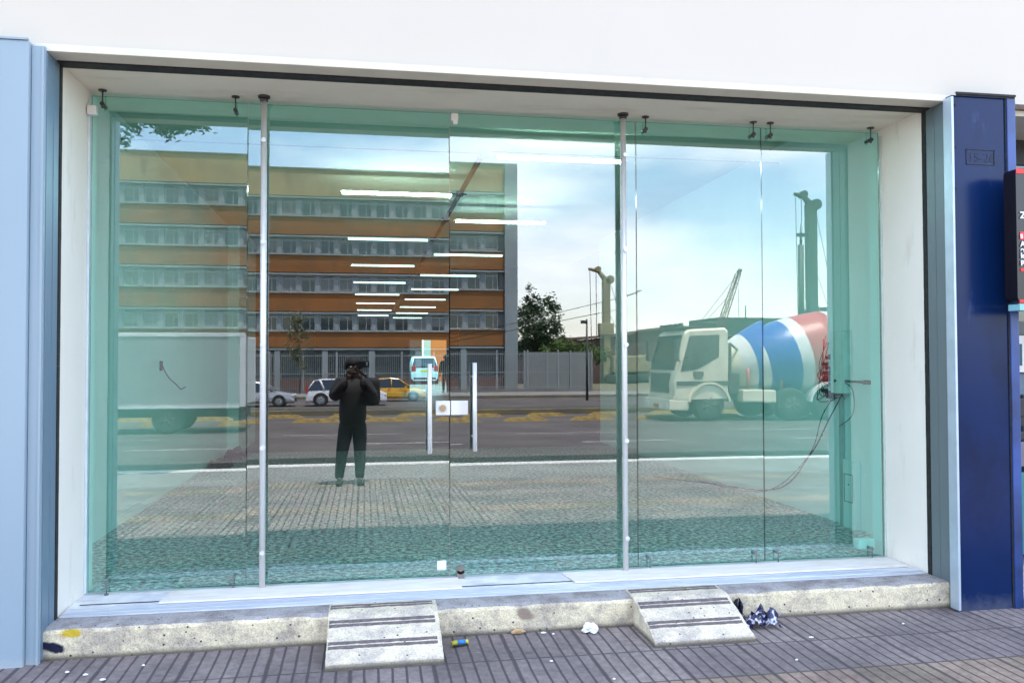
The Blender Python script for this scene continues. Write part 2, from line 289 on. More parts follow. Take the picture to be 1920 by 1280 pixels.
def tag(o, label=None, cat=None, group=None, kind=None):
    if label: o['label'] = label
    if cat: o['category'] = cat
    if group: o['group'] = group
    if kind: o['kind'] = kind
    return o
def thing(name, label, cat, loc=(0, 0, 0), rz=0, group=None):
    o = bpy.data.objects.new(name, None); COL.objects.link(o); o.location = loc; o.rotation_euler = (0, 0, rz); o.empty_display_size = .1
    return tag(o, label, cat, group)
def dup(o, parent=None, label=None, loc=None, rz=None):
    c = o.copy(); COL.objects.link(c)
    if parent: c.parent = parent
    for ch in list(o.children): dup(ch, c)
    if label: c['label'] = label
    if loc: c.location = loc
    if rz is not None: c.rotation_euler = (0, 0, rz)
    return c
def struct(name, mb, mat, **k):
    o = mb.build(name, mat, **k); o['kind'] = 'structure'; return o
def text_mesh(name, body, size, mat, parent, loc, rot=(math.pi / 2, 0, 0), depth=.002, align='LEFT', bold=0.):
    c = bpy.data.curves.new(name, 'FONT'); c.body = body; c.size = size; c.extrude = depth; c.align_x = align; c.offset = bold
    o = bpy.data.objects.new(name, c); COL.objects.link(o)
    bpy.context.view_layer.update()
    me = bpy.data.meshes.new_from_object(o.evaluated_get(bpy.context.evaluated_depsgraph_get()))
    bpy.data.objects.remove(o)
    me.materials.clear(); me.materials.append(mat)
    m = bpy.data.objects.new(name, me); COL.objects.link(m); m.location = loc; m.rotation_euler = rot
    if parent: m.parent = parent
    return m
def skin(name, chains, mat, parent=None, root=0, sub=2, matf=None):
    """chains: list of lists of (point, radius); points that coincide are merged"""
    vs, rs, es, idx = [], [], [], {}
    for ch in chains:
        prev = None
        for p, r in ch:
            k = tuple(round(c, 4) for c in p)
            if k not in idx: idx[k] = len(vs); vs.append(p); rs.append(r)
            i = idx[k]
            if prev is not None and prev != i: es.append((prev, i))
            prev = i
    me = bpy.data.meshes.new(name); me.from_pydata(vs, es, [])
    o = bpy.data.objects.new(name, me); COL.objects.link(o)
    sm = o.modifiers.new('s', 'SKIN'); sm.use_smooth_shade = True
    for i, r in enumerate(rs):
        sv = me.skin_vertices[0].data[i]; sv.radius = (r, r) if isinstance(r, (int, float)) else r; sv.use_root = (i == root)
    ss = o.modifiers.new('u', 'SUBSURF'); ss.levels = sub; ss.render_levels = sub
    bpy.context.view_layer.update()
    m2 = bpy.data.meshes.new_from_object(o.evaluated_get(bpy.context.evaluated_depsgraph_get()))
    m2.name = name; o.modifiers.clear(); o.data = m2; m2.materials.clear()
    for m in (mat if isinstance(mat, (list, tuple)) else [mat]): m2.materials.append(m)
    for p in m2.polygons: p.use_smooth = True
    if parent: o.parent = parent
    return o
def gz(Y):      # ground height at distance Y (positive, towards the street)
    Y = max(Y, .64)
    if Y < 25: return -.018 * (Y - .64)
    if Y < 40: return -.4385 - (Y - 25) * .0274
    return -.85

# ================================================================== SETTING: ground sheets
mb = MB(); ys = [3, .64, -2, -6.5, -8.2, -12, -25, -30, -40, -60, -90, -400]
for a, b in zip(ys, ys[1:]):
    mb.quad([(-300, a, gz(-a) - .18), (300, a, gz(-a) - .18), (300, b, gz(-b) - .18), (-300, b, gz(-b) - .18)])
mb.quad([(-300, 3, -.18), (300, 3, -.18), (300, 300, -.18), (-300, 300, -.18)])
struct('ground', mb, MT['earth'])
def sheet(name, y0, y1, mat, x0=-60, x1=90, h=0., step=2.0):
    mb = MB(); y = y0
    while y > y1 + 1e-6:
        b = max(y - step, y1); mb.quad([(x0, y, gz(-y) + h), (x1, y, gz(-y) + h), (x1, b, gz(-b) + h), (x0, b, gz(-b) + h)]); y = b
    return struct(name, mb, mat)
sheet('pavement', .2, -6.35, paver_mat(), h=0.)
sheet('concrete_pavement_edge', -6.35, -8.15, MT['conc_slab'], h=.001)
mb = MB(); mb.box(-60, 90, -8.45, -8.15, gz(8.3) - .15, gz(8.3) + .012, bevel=.01); struct('kerb', mb, MT['road_white'])
sheet('gutter', -8.45, -10.6, MT['asphalt_dark'], h=-.10)
sheet('road', -10.6, -26.5, MT['asphalt'], h=-.10)
mb = MB()
for x in range(-30, 50, 5): mb.box(x, x + 2.2, -13.78, -13.64, gz(13.7) - .098, gz(13.7) - .094)
for x in range(-32, 50, 6): mb.box(x, x + 3, -16.9, -16.8, gz(16.8) - .098, gz(16.8) - .094)
struct('lane_marking', mb, pmat('faded_lane_paint', (.34, .33, .32), .8, col2=(.16, .15, .15), scale=5, detail=8))
sheet('far_road', -26.5, -52, MT['asphalt'], h=-.10)
mb = MB(); mb.box(-60, 90, -31.5, -29.2, gz(30) - .4, gz(30) + .10, bevel=.02); struct('median', mb, pmat('dark_planted_earth', (.04, .035, .025), .9, col2=(.02, .03, .01), scale=1.5))
mb = MB(); mb.box(-60, 90, -29.2, -28.95, gz(29) - .4, gz(29) + .13, bevel=.02); struct('median_kerb', mb, pmat('faded_kerb', (.20, .155, .07), .8, col2=(.11, .10, .08), scale=1.2, detail=8))
mb = MB(); mb.box(-60, 90, -58.8, -52, -1.2, -.78, bevel=.02); struct('far_pavement', mb, MT['conc_slab'])
mb = MB(); mb.box(-60, 90, -52, -51.7, -1.2, -.76, bevel=.02); struct('far_kerb', mb, pmat('faded_far_kerb', (.18, .14, .07), .8, col2=(.10, .09, .08), scale=1.2, detail=8))

# ================================================================== SHOP BUILDING
sb = thing('shop_building', 'white shop building with pale left panel, deep blue right panel and recessed glazed opening', 'building')
XL, XR, ZT, ZS = -1.635, 3.60, 3.165, .155
mb = MB(); mb.box(-9, 12, -.64, -.30, ZT + .012, 8.5); f = mb.build('facade_wall', MT['white_wall'], sb)
mb = MB(); mb.box(-9, -3.61, -.62, -.28, -.1, ZT + .011); mb.build('side_wall', MT['white_wall'], sb)
mb = MB(); mb.box(8.21, 12, -.62, -.28, -.1, ZT + .011); mb.build('side_wall', MT['white_wall'], sb)
# soffit above glass, black joint and cream trim
mb = MB(); mb.box(XL, XR, -.43, .40, ZT, ZT + .16); mb.build('soffit', MT['soffit'], sb)
mb = MB(); mb.box(XL - .02, XR + .02, -.525, -.431, ZT - .012, ZT + .01, bevel=.003); mb.build('black_joint', MT['black'], sb)
mb = MB(); mb.box(XL - .06, XR + .06, -.655, -.527, ZT - .004, ZT + .011, bevel=.003); mb.box(XL - .06, XR + .06, -.668, -.656, ZT - .004, ZT + .035, bevel=.002); mb.build('trim', MT['trim'], sb)
# jambs
for sx, X in ((-1, XL), (1, XR)):
    a, b = sorted((X, X + sx * .10))
    mb = MB(); mb.box(a, b, -.445, .057, .0, ZT); mb.build('jamb', MT['jamb'], sb)
    j = MB()
    for k in range(46):
        z0 = k * ZT / 46; z1 = (k + 1) * ZT / 46; wv = .004 * mn.noise(Vector((k * .7, sx, 0)))
        j.box(min(X - sx * .004, X + sx * .05), max(X - sx * .004, X + sx * .05), -.480 + wv, -.443 + wv * .6, z0, z1 - .0005)
    j.build('black_joint', MT['black'], sb)
    rm = MT['panel_return'] if sx < 0 else MT['panel_grey']
    mb = MB(); a, b = sorted((X, X + sx * .03)); mb.box(a, b, -.66, -.482, 0, ZT - .006)
    mb.box(min(X - sx * .003, X + sx * .01), max(X - sx * .003, X + sx * .01), -.565, -.556, 0, ZT - .008)
    mb.build('side_panel', rm, sb)
# left pilaster
mb = MB(); mb.box(-3.6, -1.705, -.715, -.3, -.05, ZT + .03, bevel=.008)
mb.box(-3.6, -1.71, -.722, -.70, ZT + .03, ZT + .04)
o = mb.build('pilaster', MT['panel_light'], sb); o['label'] = 'pale blue metal panel left of the opening'
mb = MB(); mb.box(-1.703, -1.638, -.685, -.662, -.02, ZT + .015, bevel=.003); mb.box(-1.652, -1.640, -.694, -.687, -.02, ZT + .01); mb.build('corner_strip', MT['panel_light'], sb)
# right pilaster (blue)
mb = MB(); mb.box(3.605, 3.985, -.722, -.30, -.05, ZT + .02, bevel=.005); o = mb.build('pilaster', MT['blue'], sb); o['label'] = 'glossy deep blue metal panel right of the opening'
mb = MB(); mb.box(3.985, 4.045, -.735, -.30, -.05, ZT + .02, bevel=.004); mb.build('corner_strip', MT['blue_edge'], sb)
mb = MB(); mb.box(3.975, 3.984, -.729, -.7235, 0, ZT + .01); mb.box(3.625, 4.04, -.738, -.7365, ZT + .012, ZT + .024); mb.box(3.622, 4.042, -.745, -.735, ZT + .021, ZT + .034); mb.build('panel_seam', MT['black'], sb)
mb = MB(); mb.box(3.588, 3.604, -.742, -.664, .0, ZT + .005, bevel=.003); mb.build('corner_bead', pmat('pale_corner_bead', (.50, .60, .68), .35, .3), sb)
# house number plate with raised characters
npm = pmat('dark_blue_relief', (.001, .003, .015), .6)
mb = MB()
for a in ((3.70, 3.90, 2.845, 2.849), (3.70, 3.90, 2.752, 2.756), (3.70, 3.704, 2.752, 2.849), (3.896, 3.90, 2.752, 2.849)): mb.box(a[0], a[1], -.7255, -.7205, a[2], a[3])
pl = mb.build('number_plate', npm, sb); pl['label'] = 'small embossed frame reading 15-26'
text_mesh('numerals', '15-26', .082, npm, pl, (3.712, -.7222, 2.771), depth=.0012)
for z in (2.86, 2.60, 3.12): mb = MB(); mb.tube((3.628, -.727, z), (3.628, -.72, z), .006, n=8); mb.build('screw', MT['black'], sb)
# interior shell
mb = MB(); mb.box(-2.14, -2.04, .0, 8.0, .12, 3.75); mb.box(-2.04, XL, .06, .16, .12, 3.75, mi=0); o = mb.build('interior_wall', MT['inner_wall'], sb)
mb = MB(); mb.box(3.98, 4.08, .0, 6.6, .12, 3.75); mb.box(XR, 3.98, .06, .16, .12, 3.75); mb.build('interior_wall', MT['inner_wall'], sb)
mb = MB(); mb.box(-2.14, -1.88, 8.0, 10, .12, 3.7); mb.build('interior_column', MT['inner_wall'], sb)
mb = MB(); mb.box(3.98, 4.3, 7.5, 8.6, .12, 3.7); mb.build('interior_column', MT['inner_wall'], sb)
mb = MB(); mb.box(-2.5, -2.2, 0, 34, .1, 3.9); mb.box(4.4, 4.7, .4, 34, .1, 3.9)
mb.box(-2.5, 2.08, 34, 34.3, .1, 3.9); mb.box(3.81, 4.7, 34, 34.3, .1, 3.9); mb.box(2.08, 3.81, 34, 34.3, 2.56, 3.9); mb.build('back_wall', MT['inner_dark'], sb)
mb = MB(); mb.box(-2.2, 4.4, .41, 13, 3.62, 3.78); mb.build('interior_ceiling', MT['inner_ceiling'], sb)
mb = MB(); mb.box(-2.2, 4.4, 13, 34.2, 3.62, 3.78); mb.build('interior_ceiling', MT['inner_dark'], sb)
mb = MB(); mb.box(-2.6, 4.8, -.3, 34.4, 8.3, 8.5); mb.box(-2.6, -2.5, -.3, 34.4, 0, 8.3); mb.box(4.7, 4.8, 2.0, 34.4, 0, 8.3); mb.box(-2.5, 4.7, 34.3, 34.4, 3.9, 8.3); mb.build('outer_wall', MT['white_wall'], sb)
mb = MB(); mb.box(-2.2, 4.4, .0, 8.0, 0, ZS); struct('interior_floor', mb, MT['floor'])
mb = MB(); mb.box(-2.2, 4.4, 8.001, 34.3, 0, ZS - .003); struct('rear_floor', mb, pmat('dimmed_rear_floor', (.07, .06, .055), .5, col2=(.04, .035, .03), scale=2, detail=8))  # light falling off with depth, put into a darker floor colour

# step, sill
def rough_block(name, x0, x1, y0, y1, z0, z1, mats, amp=.006, res=.02, parent=None, edge=.012):
    bm = bmesh.new(); nx = int((x1 - x0) / res); pr = []
    ny = 8; nz = 7
    prof = [(y1, z1)] + [(y1 + (y0 - y1) * k / ny, z1) for k in range(1, ny)] + [(y0, z1)] + [(y0, z1 + (z0 - z1) * k / nz) for k in range(1, nz + 1)]
    g = []
    for i in range(nx + 1):
        x = x0 + (x1 - x0) * i / nx; row = []
        for k, (y, z) in enumerate(prof):
            e = mn.noise(Vector((x * 9, y * 9, z * 9))) * amp + mn.noise(Vector((x * 45, y * 45, z * 45))) * amp * .4
            dy = dz = 0
            if k == ny:      # chipped arris
                c = edge * (.6 + max(0, mn.noise(Vector((x * 6.3, 3, 1)))) * 3 + max(0, mn.noise(Vector((x * 31, 7, 1))))); dy = c * .7; dz = -c * .7
            elif k == ny - 1: dz = -abs(e) * .6
            elif k > ny: dy = e
            row.append(bm.verts.new((x, y + dy, z + dz if k <= ny else z)))
        g.append(row)
    for i in range(nx):
        for k in range(len(prof) - 1):
            f = bm.faces.new((g[i][k], g[i][k + 1], g[i + 1][k + 1], g[i + 1][k])); f.material_index = 1 if k < ny else 0
    for row in (g[0], g[-1]):
        a = bm.verts.new((row[0].co.x, y1, z0)); bm.faces.new(row + [a])
    m = MB(); m.bm.free(); m.bm = bm
    return m.build(name, mats, parent)
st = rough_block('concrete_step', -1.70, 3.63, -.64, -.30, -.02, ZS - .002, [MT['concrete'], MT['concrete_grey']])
tag(st, 'long pitted beige concrete step running below the glass shopfront', 'step')
def add_stain(m, cx, cz, rx, rz, shear, colr):
    t = m.node_tree; b = t.nodes['Principled BSDF']; src = b.inputs['Base Color'].links[0].from_socket
    tcn = t.nodes.new('ShaderNodeTexCoord'); sp = t.nodes.new('ShaderNodeSeparateXYZ'); t.links.new(tcn.outputs['Object'], sp.inputs[0])
    n = t.nodes.new('ShaderNodeTexNoise'); n.inputs['Scale'].default_value = 22; n.inputs['Detail'].default_value = 5; t.links.new(tcn.outputs['Object'], n.inputs[0])
    dx = math_node(t, 'SUBTRACT', sp.outputs[0], cx); dz = math_node(t, 'ADD', math_node(t, 'SUBTRACT', sp.outputs[2], cz), math_node(t, 'MULTIPLY', dx, shear))
    q = math_node(t, 'SQRT', math_node(t, 'ADD', math_node(t, 'POWER', math_node(t, 'ABSOLUTE', math_node(t, 'DIVIDE', dx, rx)), 2), math_node(t, 'POWER', math_node(t, 'ABSOLUTE', math_node(t, 'DIVIDE', dz, rz)), 2)))
    q = math_node(t, 'ADD', q, math_node(t, 'MULTIPLY', math_node(t, 'SUBTRACT', n.outputs[0], .5), .9))
    mr = t.nodes.new('ShaderNodeMapRange'); mr.inputs[1].default_value = .75; mr.inputs[2].default_value = 1.15; mr.inputs[3].default_value = 1; mr.inputs[4].default_value = 0; t.links.new(q, mr.inputs[0])
    mxn = t.nodes.new('ShaderNodeMixRGB'); mxn.inputs[2].default_value = (*colr, 1); t.links.new(mr.outputs[0], mxn.inputs[0]); t.links.new(src, mxn.inputs[1]); t.links.new(mxn.outputs[0], b.inputs['Base Color'])
add_stain(MT['concrete'], -1.50, .125, .055, .024, 0, (.55, .38, .03))
add_stain(MT['concrete'], -1.585, .058, .07, .026, .25, (.004, .004, .03))
add_stain(MT['concrete'], .90, .10, .05, .035, .3, (.28, .21, .16))
# ================================================================== GLASS SHOPFRONT
gf = thing('glass_shopfront', 'frameless green glass shopfront with double doors reflecting the street', 'shopfront', (0, 0, 0))
ZB, ZG = .172, 3.135
def pane(name, x0, x1, parent, ty=0., bow=0., yawk=0., label=None, t=.010, origin=0.):
    bm = bmesh.new(); nx, nz = 4, 24; xc, zc = (x0 + x1) / 2, 1.65
    def Yf(x, z): return ty * (z - zc) + bow * (z - zc) ** 2 + yawk * (x - xc)
    for side, off, mi in ((0, 0, 0), (1, t, 1)):
        g = [[bm.verts.new((x0 + (x1 - x0) * i / nx, Yf(x0 + (x1 - x0) * i / nx, ZB + (ZG - ZB) * k / nz) + off, ZB + (ZG - ZB) * k / nz)) for k in range(nz + 1)] for i in range(nx + 1)]
        for i in range(nx):
            for k in range(nz):
                q = (g[i][k], g[i + 1][k], g[i + 1][k + 1], g[i][k + 1])
                f = bm.faces.new(q if side == 0 else q[::-1]); f.smooth = True; f.material_index = mi
    for k in range(nz):
        za, zb = ZB + (ZG - ZB) * k / nz, ZB + (ZG - ZB) * (k + 1) / nz
        for x, fl in ((x0, 1), (x1, 0)):
            q = [bm.verts.new(p) for p in ((x, Yf(x, za), za), (x, Yf(x, za) + t, za), (x, Yf(x, zb) + t, zb), (x, Yf(x, zb), zb))]
            f = bm.faces.new(q[::-1] if fl == 0 else q); f.material_index = 2
    for z, fl in ((ZB, 0), (ZG, 1)):
        q = [bm.verts.new(p) for p in ((x0, Yf(x0, z), z), (x1, Yf(x1, z), z), (x1, Yf(x1, z) + t, z), (x0, Yf(x0, z) + t, z))]
        f = bm.faces.new(q); f.material_index = 2
    me = bpy.data.meshes.new(name); bm.to_mesh(me); bm.free()
    for m in (MT['glass_out'], MT['glass_in'], MT['glass_edge']): me.materials.append(m)
    o = bpy.data.objects.new(name, me); COL.objects.link(o); o.parent = parent
    if label: o['label'] = label
    return o
pane('glass_pane', -1.612, -.713, gf, label='fixed glass pane at the left end')
dl = pane('glass_door', -.707, .536, gf, ty=.0013, bow=.00255, label='left glass door with lock box')
dr = pane('glass_door', .542, 1.788, gf, ty=.0, label='right glass door')
pane('glass_pane', 1.794, 2.688, gf, ty=-.0004, label='fixed glass pane right of the doors')
pane('glass_pane', 2.694, 3.575, gf, yawk=-.0088, label='fixed glass pane at the right end')
def spider(x, parent, low=False):
    mb = MB()
    if not low:
        mb.tube((x, -.03, ZT - .001), (x, -.03, ZT - .008), .024, n=16); mb.tube((x, -.03, ZT - .008), (x, -.03, ZT - .075), .004, n=8)
        mb.tube((x, -.045, ZT - .088), (x, .03, ZT - .088), .012, n=14); mb.tube((x, -.03, ZT - .072), (x, -.03, ZT - .110), .007, n=10)
    else:
        mb.tube((x, -.03, ZS + .008), (x, -.03, ZS + .09), .004, n=8); mb.tube((x, -.036, ZS + .075), (x, .03, ZS + .075), .009, n=12); mb.tube((x, -.03, ZS + .002), (x, -.03, ZS + .012), .012, n=12)
    return mb.build('glass_bracket', MT['dark_steel'] if not low else MT['grey_cable'], parent)
for x in (-1.545, -.78, 1.85, 2.62, 2.745, 3.50): spider(x, gf)
for x in (-1.50, -.78, 1.86, 2.61, 2.77, 3.47): spider(x, gf, True)
for X in (-.607, 1.683):
    mb = MB(); mb.tube((X, -.065, ZS + .012), (X, -.065, ZT - .03), .0185, n=20); mb.tube((X, -.065, ZS + .002), (X, -.065, ZS + .016), .030, n=20)
    po = mb.build('support_pole', MT['steel'], gf)
    mb = MB(); mb.tube((X, -.065, ZT - .014), (X, -.065, ZT - .001), .036, n=24); mb.tube((X, -.065, ZT - .034), (X, -.065, ZT - .012), .024, n=20); mb.build('ceiling_flange', MT['dark_steel'], po)
    for z in (2.885, 2.265, 1.64, 1.015, .385):
        mb = MB(); mb.tube((X + .002, -.100, z), (X + .002, -.03, z), .011, n=12); mb.tube((X + .002, -.106, z), (X + .002, -.098, z), .0145, n=14); mb.build('bolt', MT['steel'], po)
for X, d, z0, z1 in ((.405, dl, .955, 1.52), (.690, dr, .965, 1.525)):
    mb = MB(); mb.tube((X, -.075, z0), (X, -.075, z1), .0125, n=18); mb.box(X + .007, X + .015, -.078, -.04, z0, z1, bevel=.003)
    for z in (z0 + .09, z1 - .09): mb.tube((X, -.075, z), (X, .012, z), .009, n=10)
    mb.build('handle', MT['steel'], d)
mb = MB(); mb.box(.448, .539, -.032, -.002, 1.193, 1.283, bevel=.003); lk = mb.build('lock', MT['steel'], dl)
mb = MB(); mb.box(.545, .655, -.030, -.002, 1.193, 1.283, bevel=.003); mb.build('lock', MT['steel'], dr)
mb = MB(); mb.tube((.492, -.044, 1.238), (.492, -.030, 1.238), .021, n=20); mb.tube((.492, -.048, 1.238), (.492, -.043, 1.238), .015, n=16); mb.build('lock_cylinder', pmat('brass', (.55, .42, .25), .3, .8), lk)
mb = MB(); mb.box(.456, .516, -.012, -.001, .212, .272, bevel=.006); mb.build('magnet_plate', MT['white_plastic'], dl)
mb = MB(); mb.tube((.605, -.035, .212), (.605, .0, .212), .026, n=18); mb.box(.580, .630, -.035, .0, ZS + .003, .212, bevel=.003); mb.tube((.605, -.040, .214), (.605, -.034, .214), .012, n=12); mb.build('floor_bolt', pmat('worn_bronze_lock', (.30, .27, .24), .35, .7), dr)
mb = MB(); mb.box(-1.628, -1.575, -.05, -.005, 3.01, 3.065, bevel=.006); mb.build('sensor_box', MT['white_plastic'], gf)
mb = MB(); mb.box(.548, .595, -.03, -.002, 3.075, 3.128, bevel=.008); mb.box(.560, .59, -.034, -.004, 3.055, 3.078, bevel=.006); mb.build('sensor_box', MT['white_plastic'], gf)
mb = MB(); mb.box(3.40, 3.53, .02, .09, .215, .285, bevel=.01); mb.build('sensor_box', MT['white_plastic'], gf)
# side channels
mb = MB(); mb.box(XL + .001, XL + .016, -.006, .012, ZS + .01, ZT - .05, bevel=.002); mb.build('side_channel', pmat('aluminium_channel', (.62, .72, .76), .5), gf)
mb = MB(); mb.box(XR - .016, XR - .001, -.006, .012, ZS + .01, ZT - .05, bevel=.002); mb.build('side_channel', pmat('aluminium_channel', (.50, .64, .58), .5), gf)

# sill (metal threshold) : thing of its own
si = thing('threshold', 'pale aluminium and stone threshold lying along the foot of the glass', 'threshold', (0, 0, 0))
mb = MB(); mb.box(XL + .002, XR - .002, -.30, .06, ZS - .001, ZS + .004); mb.build('stone_sill', MT['sill_top'], si)
mb = MB(); mb.box(XL + .012, XR - .012, -.405, -.303, ZS + .0, ZS + .009, bevel=.002); mb.box(XL + .012, XR - .012, -.455, -.409, ZS - .001, ZS + .006, bevel=.002)
mb.box(XL + .03, XR - .03, -.335, -.318, ZS + .0095, ZS + .013, bevel=.001); mb.build('metal_strip', MT['sill'], si)
mb = MB(); mb.box(XL + .05, XR - .05, -.235, -.222, ZS + .0045, ZS + .0065); mb.build('floor_slot', MT['black'], si)
def strip(x0, x1, lb, sk=.03):
    mb = MB(); n = 60; pr = []
    top = ZS + .017
    def edge(y, s):
        return [(x0 + (x1 - x0) * i / n + (sk if (s == 0 and i == 0) else 0), y + .004 * mn.noise(Vector((i * .9, s * 7, x0)))) for i in range(n + 1)]
    A = edge(-.285, 0); B = edge(-.045, 1)
    va = [mb.bm.verts.new((x, y, top)) for x, y in A]; vb = [mb.bm.verts.new((x, y, top)) for x, y in B]; vc = [mb.bm.verts.new((x, y, ZS + .0066)) for x, y in A]; vd = [mb.bm.verts.new((x, y, ZS + .0066)) for x, y in B]
    for i in range(n):
        mb.bm.faces.new((va[i], va[i + 1], vb[i + 1], vb[i])); mb.bm.faces.new((vc[i], vc[i + 1], va[i + 1], va[i])); mb.bm.faces.new((vb[i], vb[i + 1], vd[i + 1], vd[i]))
    mb.bm.faces.new((vc[0], va[0], vb[0], vd[0])); mb.bm.faces.new((vc[-1], vd[-1], vb[-1], va[-1]))
    o = mb.build('cover_board', MT['board'], None)
    return tag(o, lb, 'board', 'cover boards lying on the threshold')
strip(-1.13, .585, 'beige cover board on the threshold below the left glass door', -.02)
strip(1.26, 3.57, 'pale cover board on the threshold from the right door to the corner', .03)

# ramps
def ramp(x0, x1, yb, yf, label):
    t = thing('concrete_ramp', label, 'ramp', ((x0 + x1) / 2, (yb + yf) / 2, 0), group='concrete ramps against the step')
    mb = MB(); bm = mb.bm; nx, ny = 26, 30; h = .168; toe = .030; zl = gz(-yf); uk = (yb + .655) / (yb - yf)
    def RZ(u): return h - .006 * u / uk if u < uk else h - .006 + (toe + zl - h + .006) * (u - uk) / (1 - uk)
    g = []
    ox, oy = t.location.x, t.location.y
    for i in range(nx + 1):
        row = []
        for k in range(ny + 1):
            u = k / ny; x = x0 + (x1 - x0) * i / nx; y = yb + (yf - yb) * u
            z = RZ(u) + mn.noise(Vector((x * 20, y * 20, x0))) * .003
            if i in (0, nx): x += mn.noise(Vector((y * 30, x0, i))) * .006; z -= .004 + abs(mn.noise(Vector((y * 40, 4, i)))) * .008
            if k == ny: y += mn.noise(Vector((x * 25, 9, 0))) * .006; z -= .005
            row.append(bm.verts.new((x - ox, y - oy, z)))
        g.append(row)
    for i in range(nx):
        for k in range(ny): bm.faces.new((g[i][k], g[i][k + 1], g[i + 1][k + 1], g[i + 1][k]))
    zb = -.02
    lo = {}
    def low(v):
        if v not in lo: lo[v] = bm.verts.new((v.co.x, v.co.y, zb))
        return lo[v]
    for a, b in [(g[i][ny], g[i + 1][ny]) for i in range(nx)] + [(g[0][k], g[0][k + 1]) for k in range(ny)] + [(g[nx][k], g[nx][k + 1]) for k in range(ny)] + [(g[i][0], g[i + 1][0]) for i in range(nx)]:
        bm.faces.new((a, b, low(b), low(a)))
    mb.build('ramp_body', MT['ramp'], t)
    for u in (.07, .14, .42, .48, .73, .79):
        mb = MB(); zc = RZ(u); y = yb + (yf - yb) * u; n = 30; hw = .0095
        sl = (RZ(u + .01) - RZ(u)) / (.01 * (yf - yb))
        V = []
        for i in range(n + 1):
            x = x0 + .008 + (x1 - x0 - .03) * i / n; e = mn.noise(Vector((x * 40, u * 50, 0))) * .004
            V.append([mb.bm.verts.new((x - ox, y + s * (hw + e) - oy, zc + s * sl * hw + .0035)) for s in (-1, 1)] + [mb.bm.verts.new((x - ox, y + s * (hw + e) - oy, zc + s * sl * hw - .004)) for s in (-1, 1)])
        for a, b in zip(V, V[1:]):
            mb.bm.faces.new((a[0], b[0], b[1], a[1])); mb.bm.faces.new((a[2], b[2], b[0], a[0])); mb.bm.faces.new((a[1], b[1], b[3], a[3]))
        mb.build('grip_strip', MT['rubber'], t)
    return t
ramp(-.19, .405, -.50, -1.045, 'square concrete ramp at the foot of the left glass door')
ramp(1.545, 2.12, -.49, -1.015, 'concrete ramp right of the doors beside the dark crumpled litter')

# ================================================================== NEIGHBOURING SHOP (right edge)
nb = thing('neighbouring_shop', 'dark neighbouring shop entrance beyond the blue panel at the right edge', 'shop', (5.2, 0, 0))
dk = pmat('dark_shop_interior', (.02, .02, .022), .5)
mb = MB(); mb.box(-1.15, 3.0, -.02, .05, 2.95, 3.16); mb.build('dark_panel', dk, nb)
mb = MB(); mb.box(-1.15, 3, -.02, .05, 0.12, .3); mb.build('dark_panel', dk, nb)
mb = MB(); mb.box(-1.15, 3.0, -.55, .45, 3.13, 3.165); mb.build('soffit', MT['trim'], nb)
mb = MB(); mb.box(-1.15, 3.0, .0, .02, .3, 2.95); mb.build('shop_window', pmat('shop_window_glass', (.03, .06, .08), .06, spec=1.0), nb)
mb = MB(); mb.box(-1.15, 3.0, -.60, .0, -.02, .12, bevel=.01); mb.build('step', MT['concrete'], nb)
mb = MB(); mb.box(-1.13, -.6, -.10, -.08, 2.62, 2.86); mb.build('blue_strip', pmat('sky_blue_panel', (.15, .50, .72), .4), nb)
for z0, z1, m_ in ((.2, .76, pmat('teal_display', (.03, .22, .20), .5)), (.98, 1.04, dk), (1.14, 1.27, dk), (.80, .97, pmat('grey_display', (.18, .17, .20), .5)), (1.29, 1.44, pmat('blue_grey_display', (.12, .18, .24), .5)), (1.70, 1.80, pmat('olive_display', (.12, .14, .12), .5))):
    mb = MB(); mb.box(-1.12, -.3, -.27, -.22, z0, z1, bevel=.01); mb.build('display_panel', m_, nb)
ps = thing('shop_poster', 'white poster with a dark letter in the neighbouring entrance', 'poster', (4.35, -.30, 1.57))
mb = MB(); mb.box(-.11, .35, 0, .012, -.12, .13); mb.build('panel', MT['white_plastic'], ps)
text_mesh('lettering', 'M', .2, pmat('teal_ink', (.01, .08, .12), .5), ps, (-.06, -.003, -.07), bold=.006)
sg = thing('projecting_sign', 'black rounded shop sign with red bars and white lettering at the right edge', 'sign', (4.3, -.93, 2.3))
SX = -.43
mb = MB(); pr = []
def rr(x0, x1, z0, z1, r, n=6):
    P = []
    for cx, cz, a0 in ((x1 - r, z1 - r, 0), (x0 + r, z1 - r, 90), (x0 + r, z0 + r, 180), (x1 - r, z0 + r, 270)):
        for k in range(n + 1): a = R(a0 + 90 * k / n); P.append((cx + r * math.cos(a), cz + r * math.sin(a)))
    return P
mb.prism(rr(SX, .45, -.42, .39, .03), 0, .10); mb.build('sign_panel', pmat('gloss_black_sign', (.008, .006, .010), .25), sg)
red = pmat('red_sign_bar', (.75, .01, .01), .35); wht = pmat('white_lettering', (.8, .78, .85), .4)
for z0, z1, x0, x1 in ((.355, .385, SX + .0, .44), (-.045, .003, SX + .02, SX + .3), (-.235, -.215, SX + .02, SX + .35), (-.425, -.405, SX + .01, .44)):
    mb = MB(); mb.box(x0, x1, -.004, .0, z0, z1, bevel=.0015); mb.build('red_bar', red, sg)
mb = MB(); mb.box(SX + .01, .44, -.003, .09, -.47, -.432, bevel=.002); mb.build('lower_strip', pmat('pale_cyan_strip', (.25, .55, .62), .4), sg)
for s, z, sz in (('ZS', .085, .055), ('S', -.036, .035), ('Ad', -.085, .043), ('en', -.12, .043), ('lo', -.155, .043), ('pr', -.19, .043)):
    text_mesh('lettering', s, sz, wht, sg, (SX + .02, -.006, z), bold=.0015)
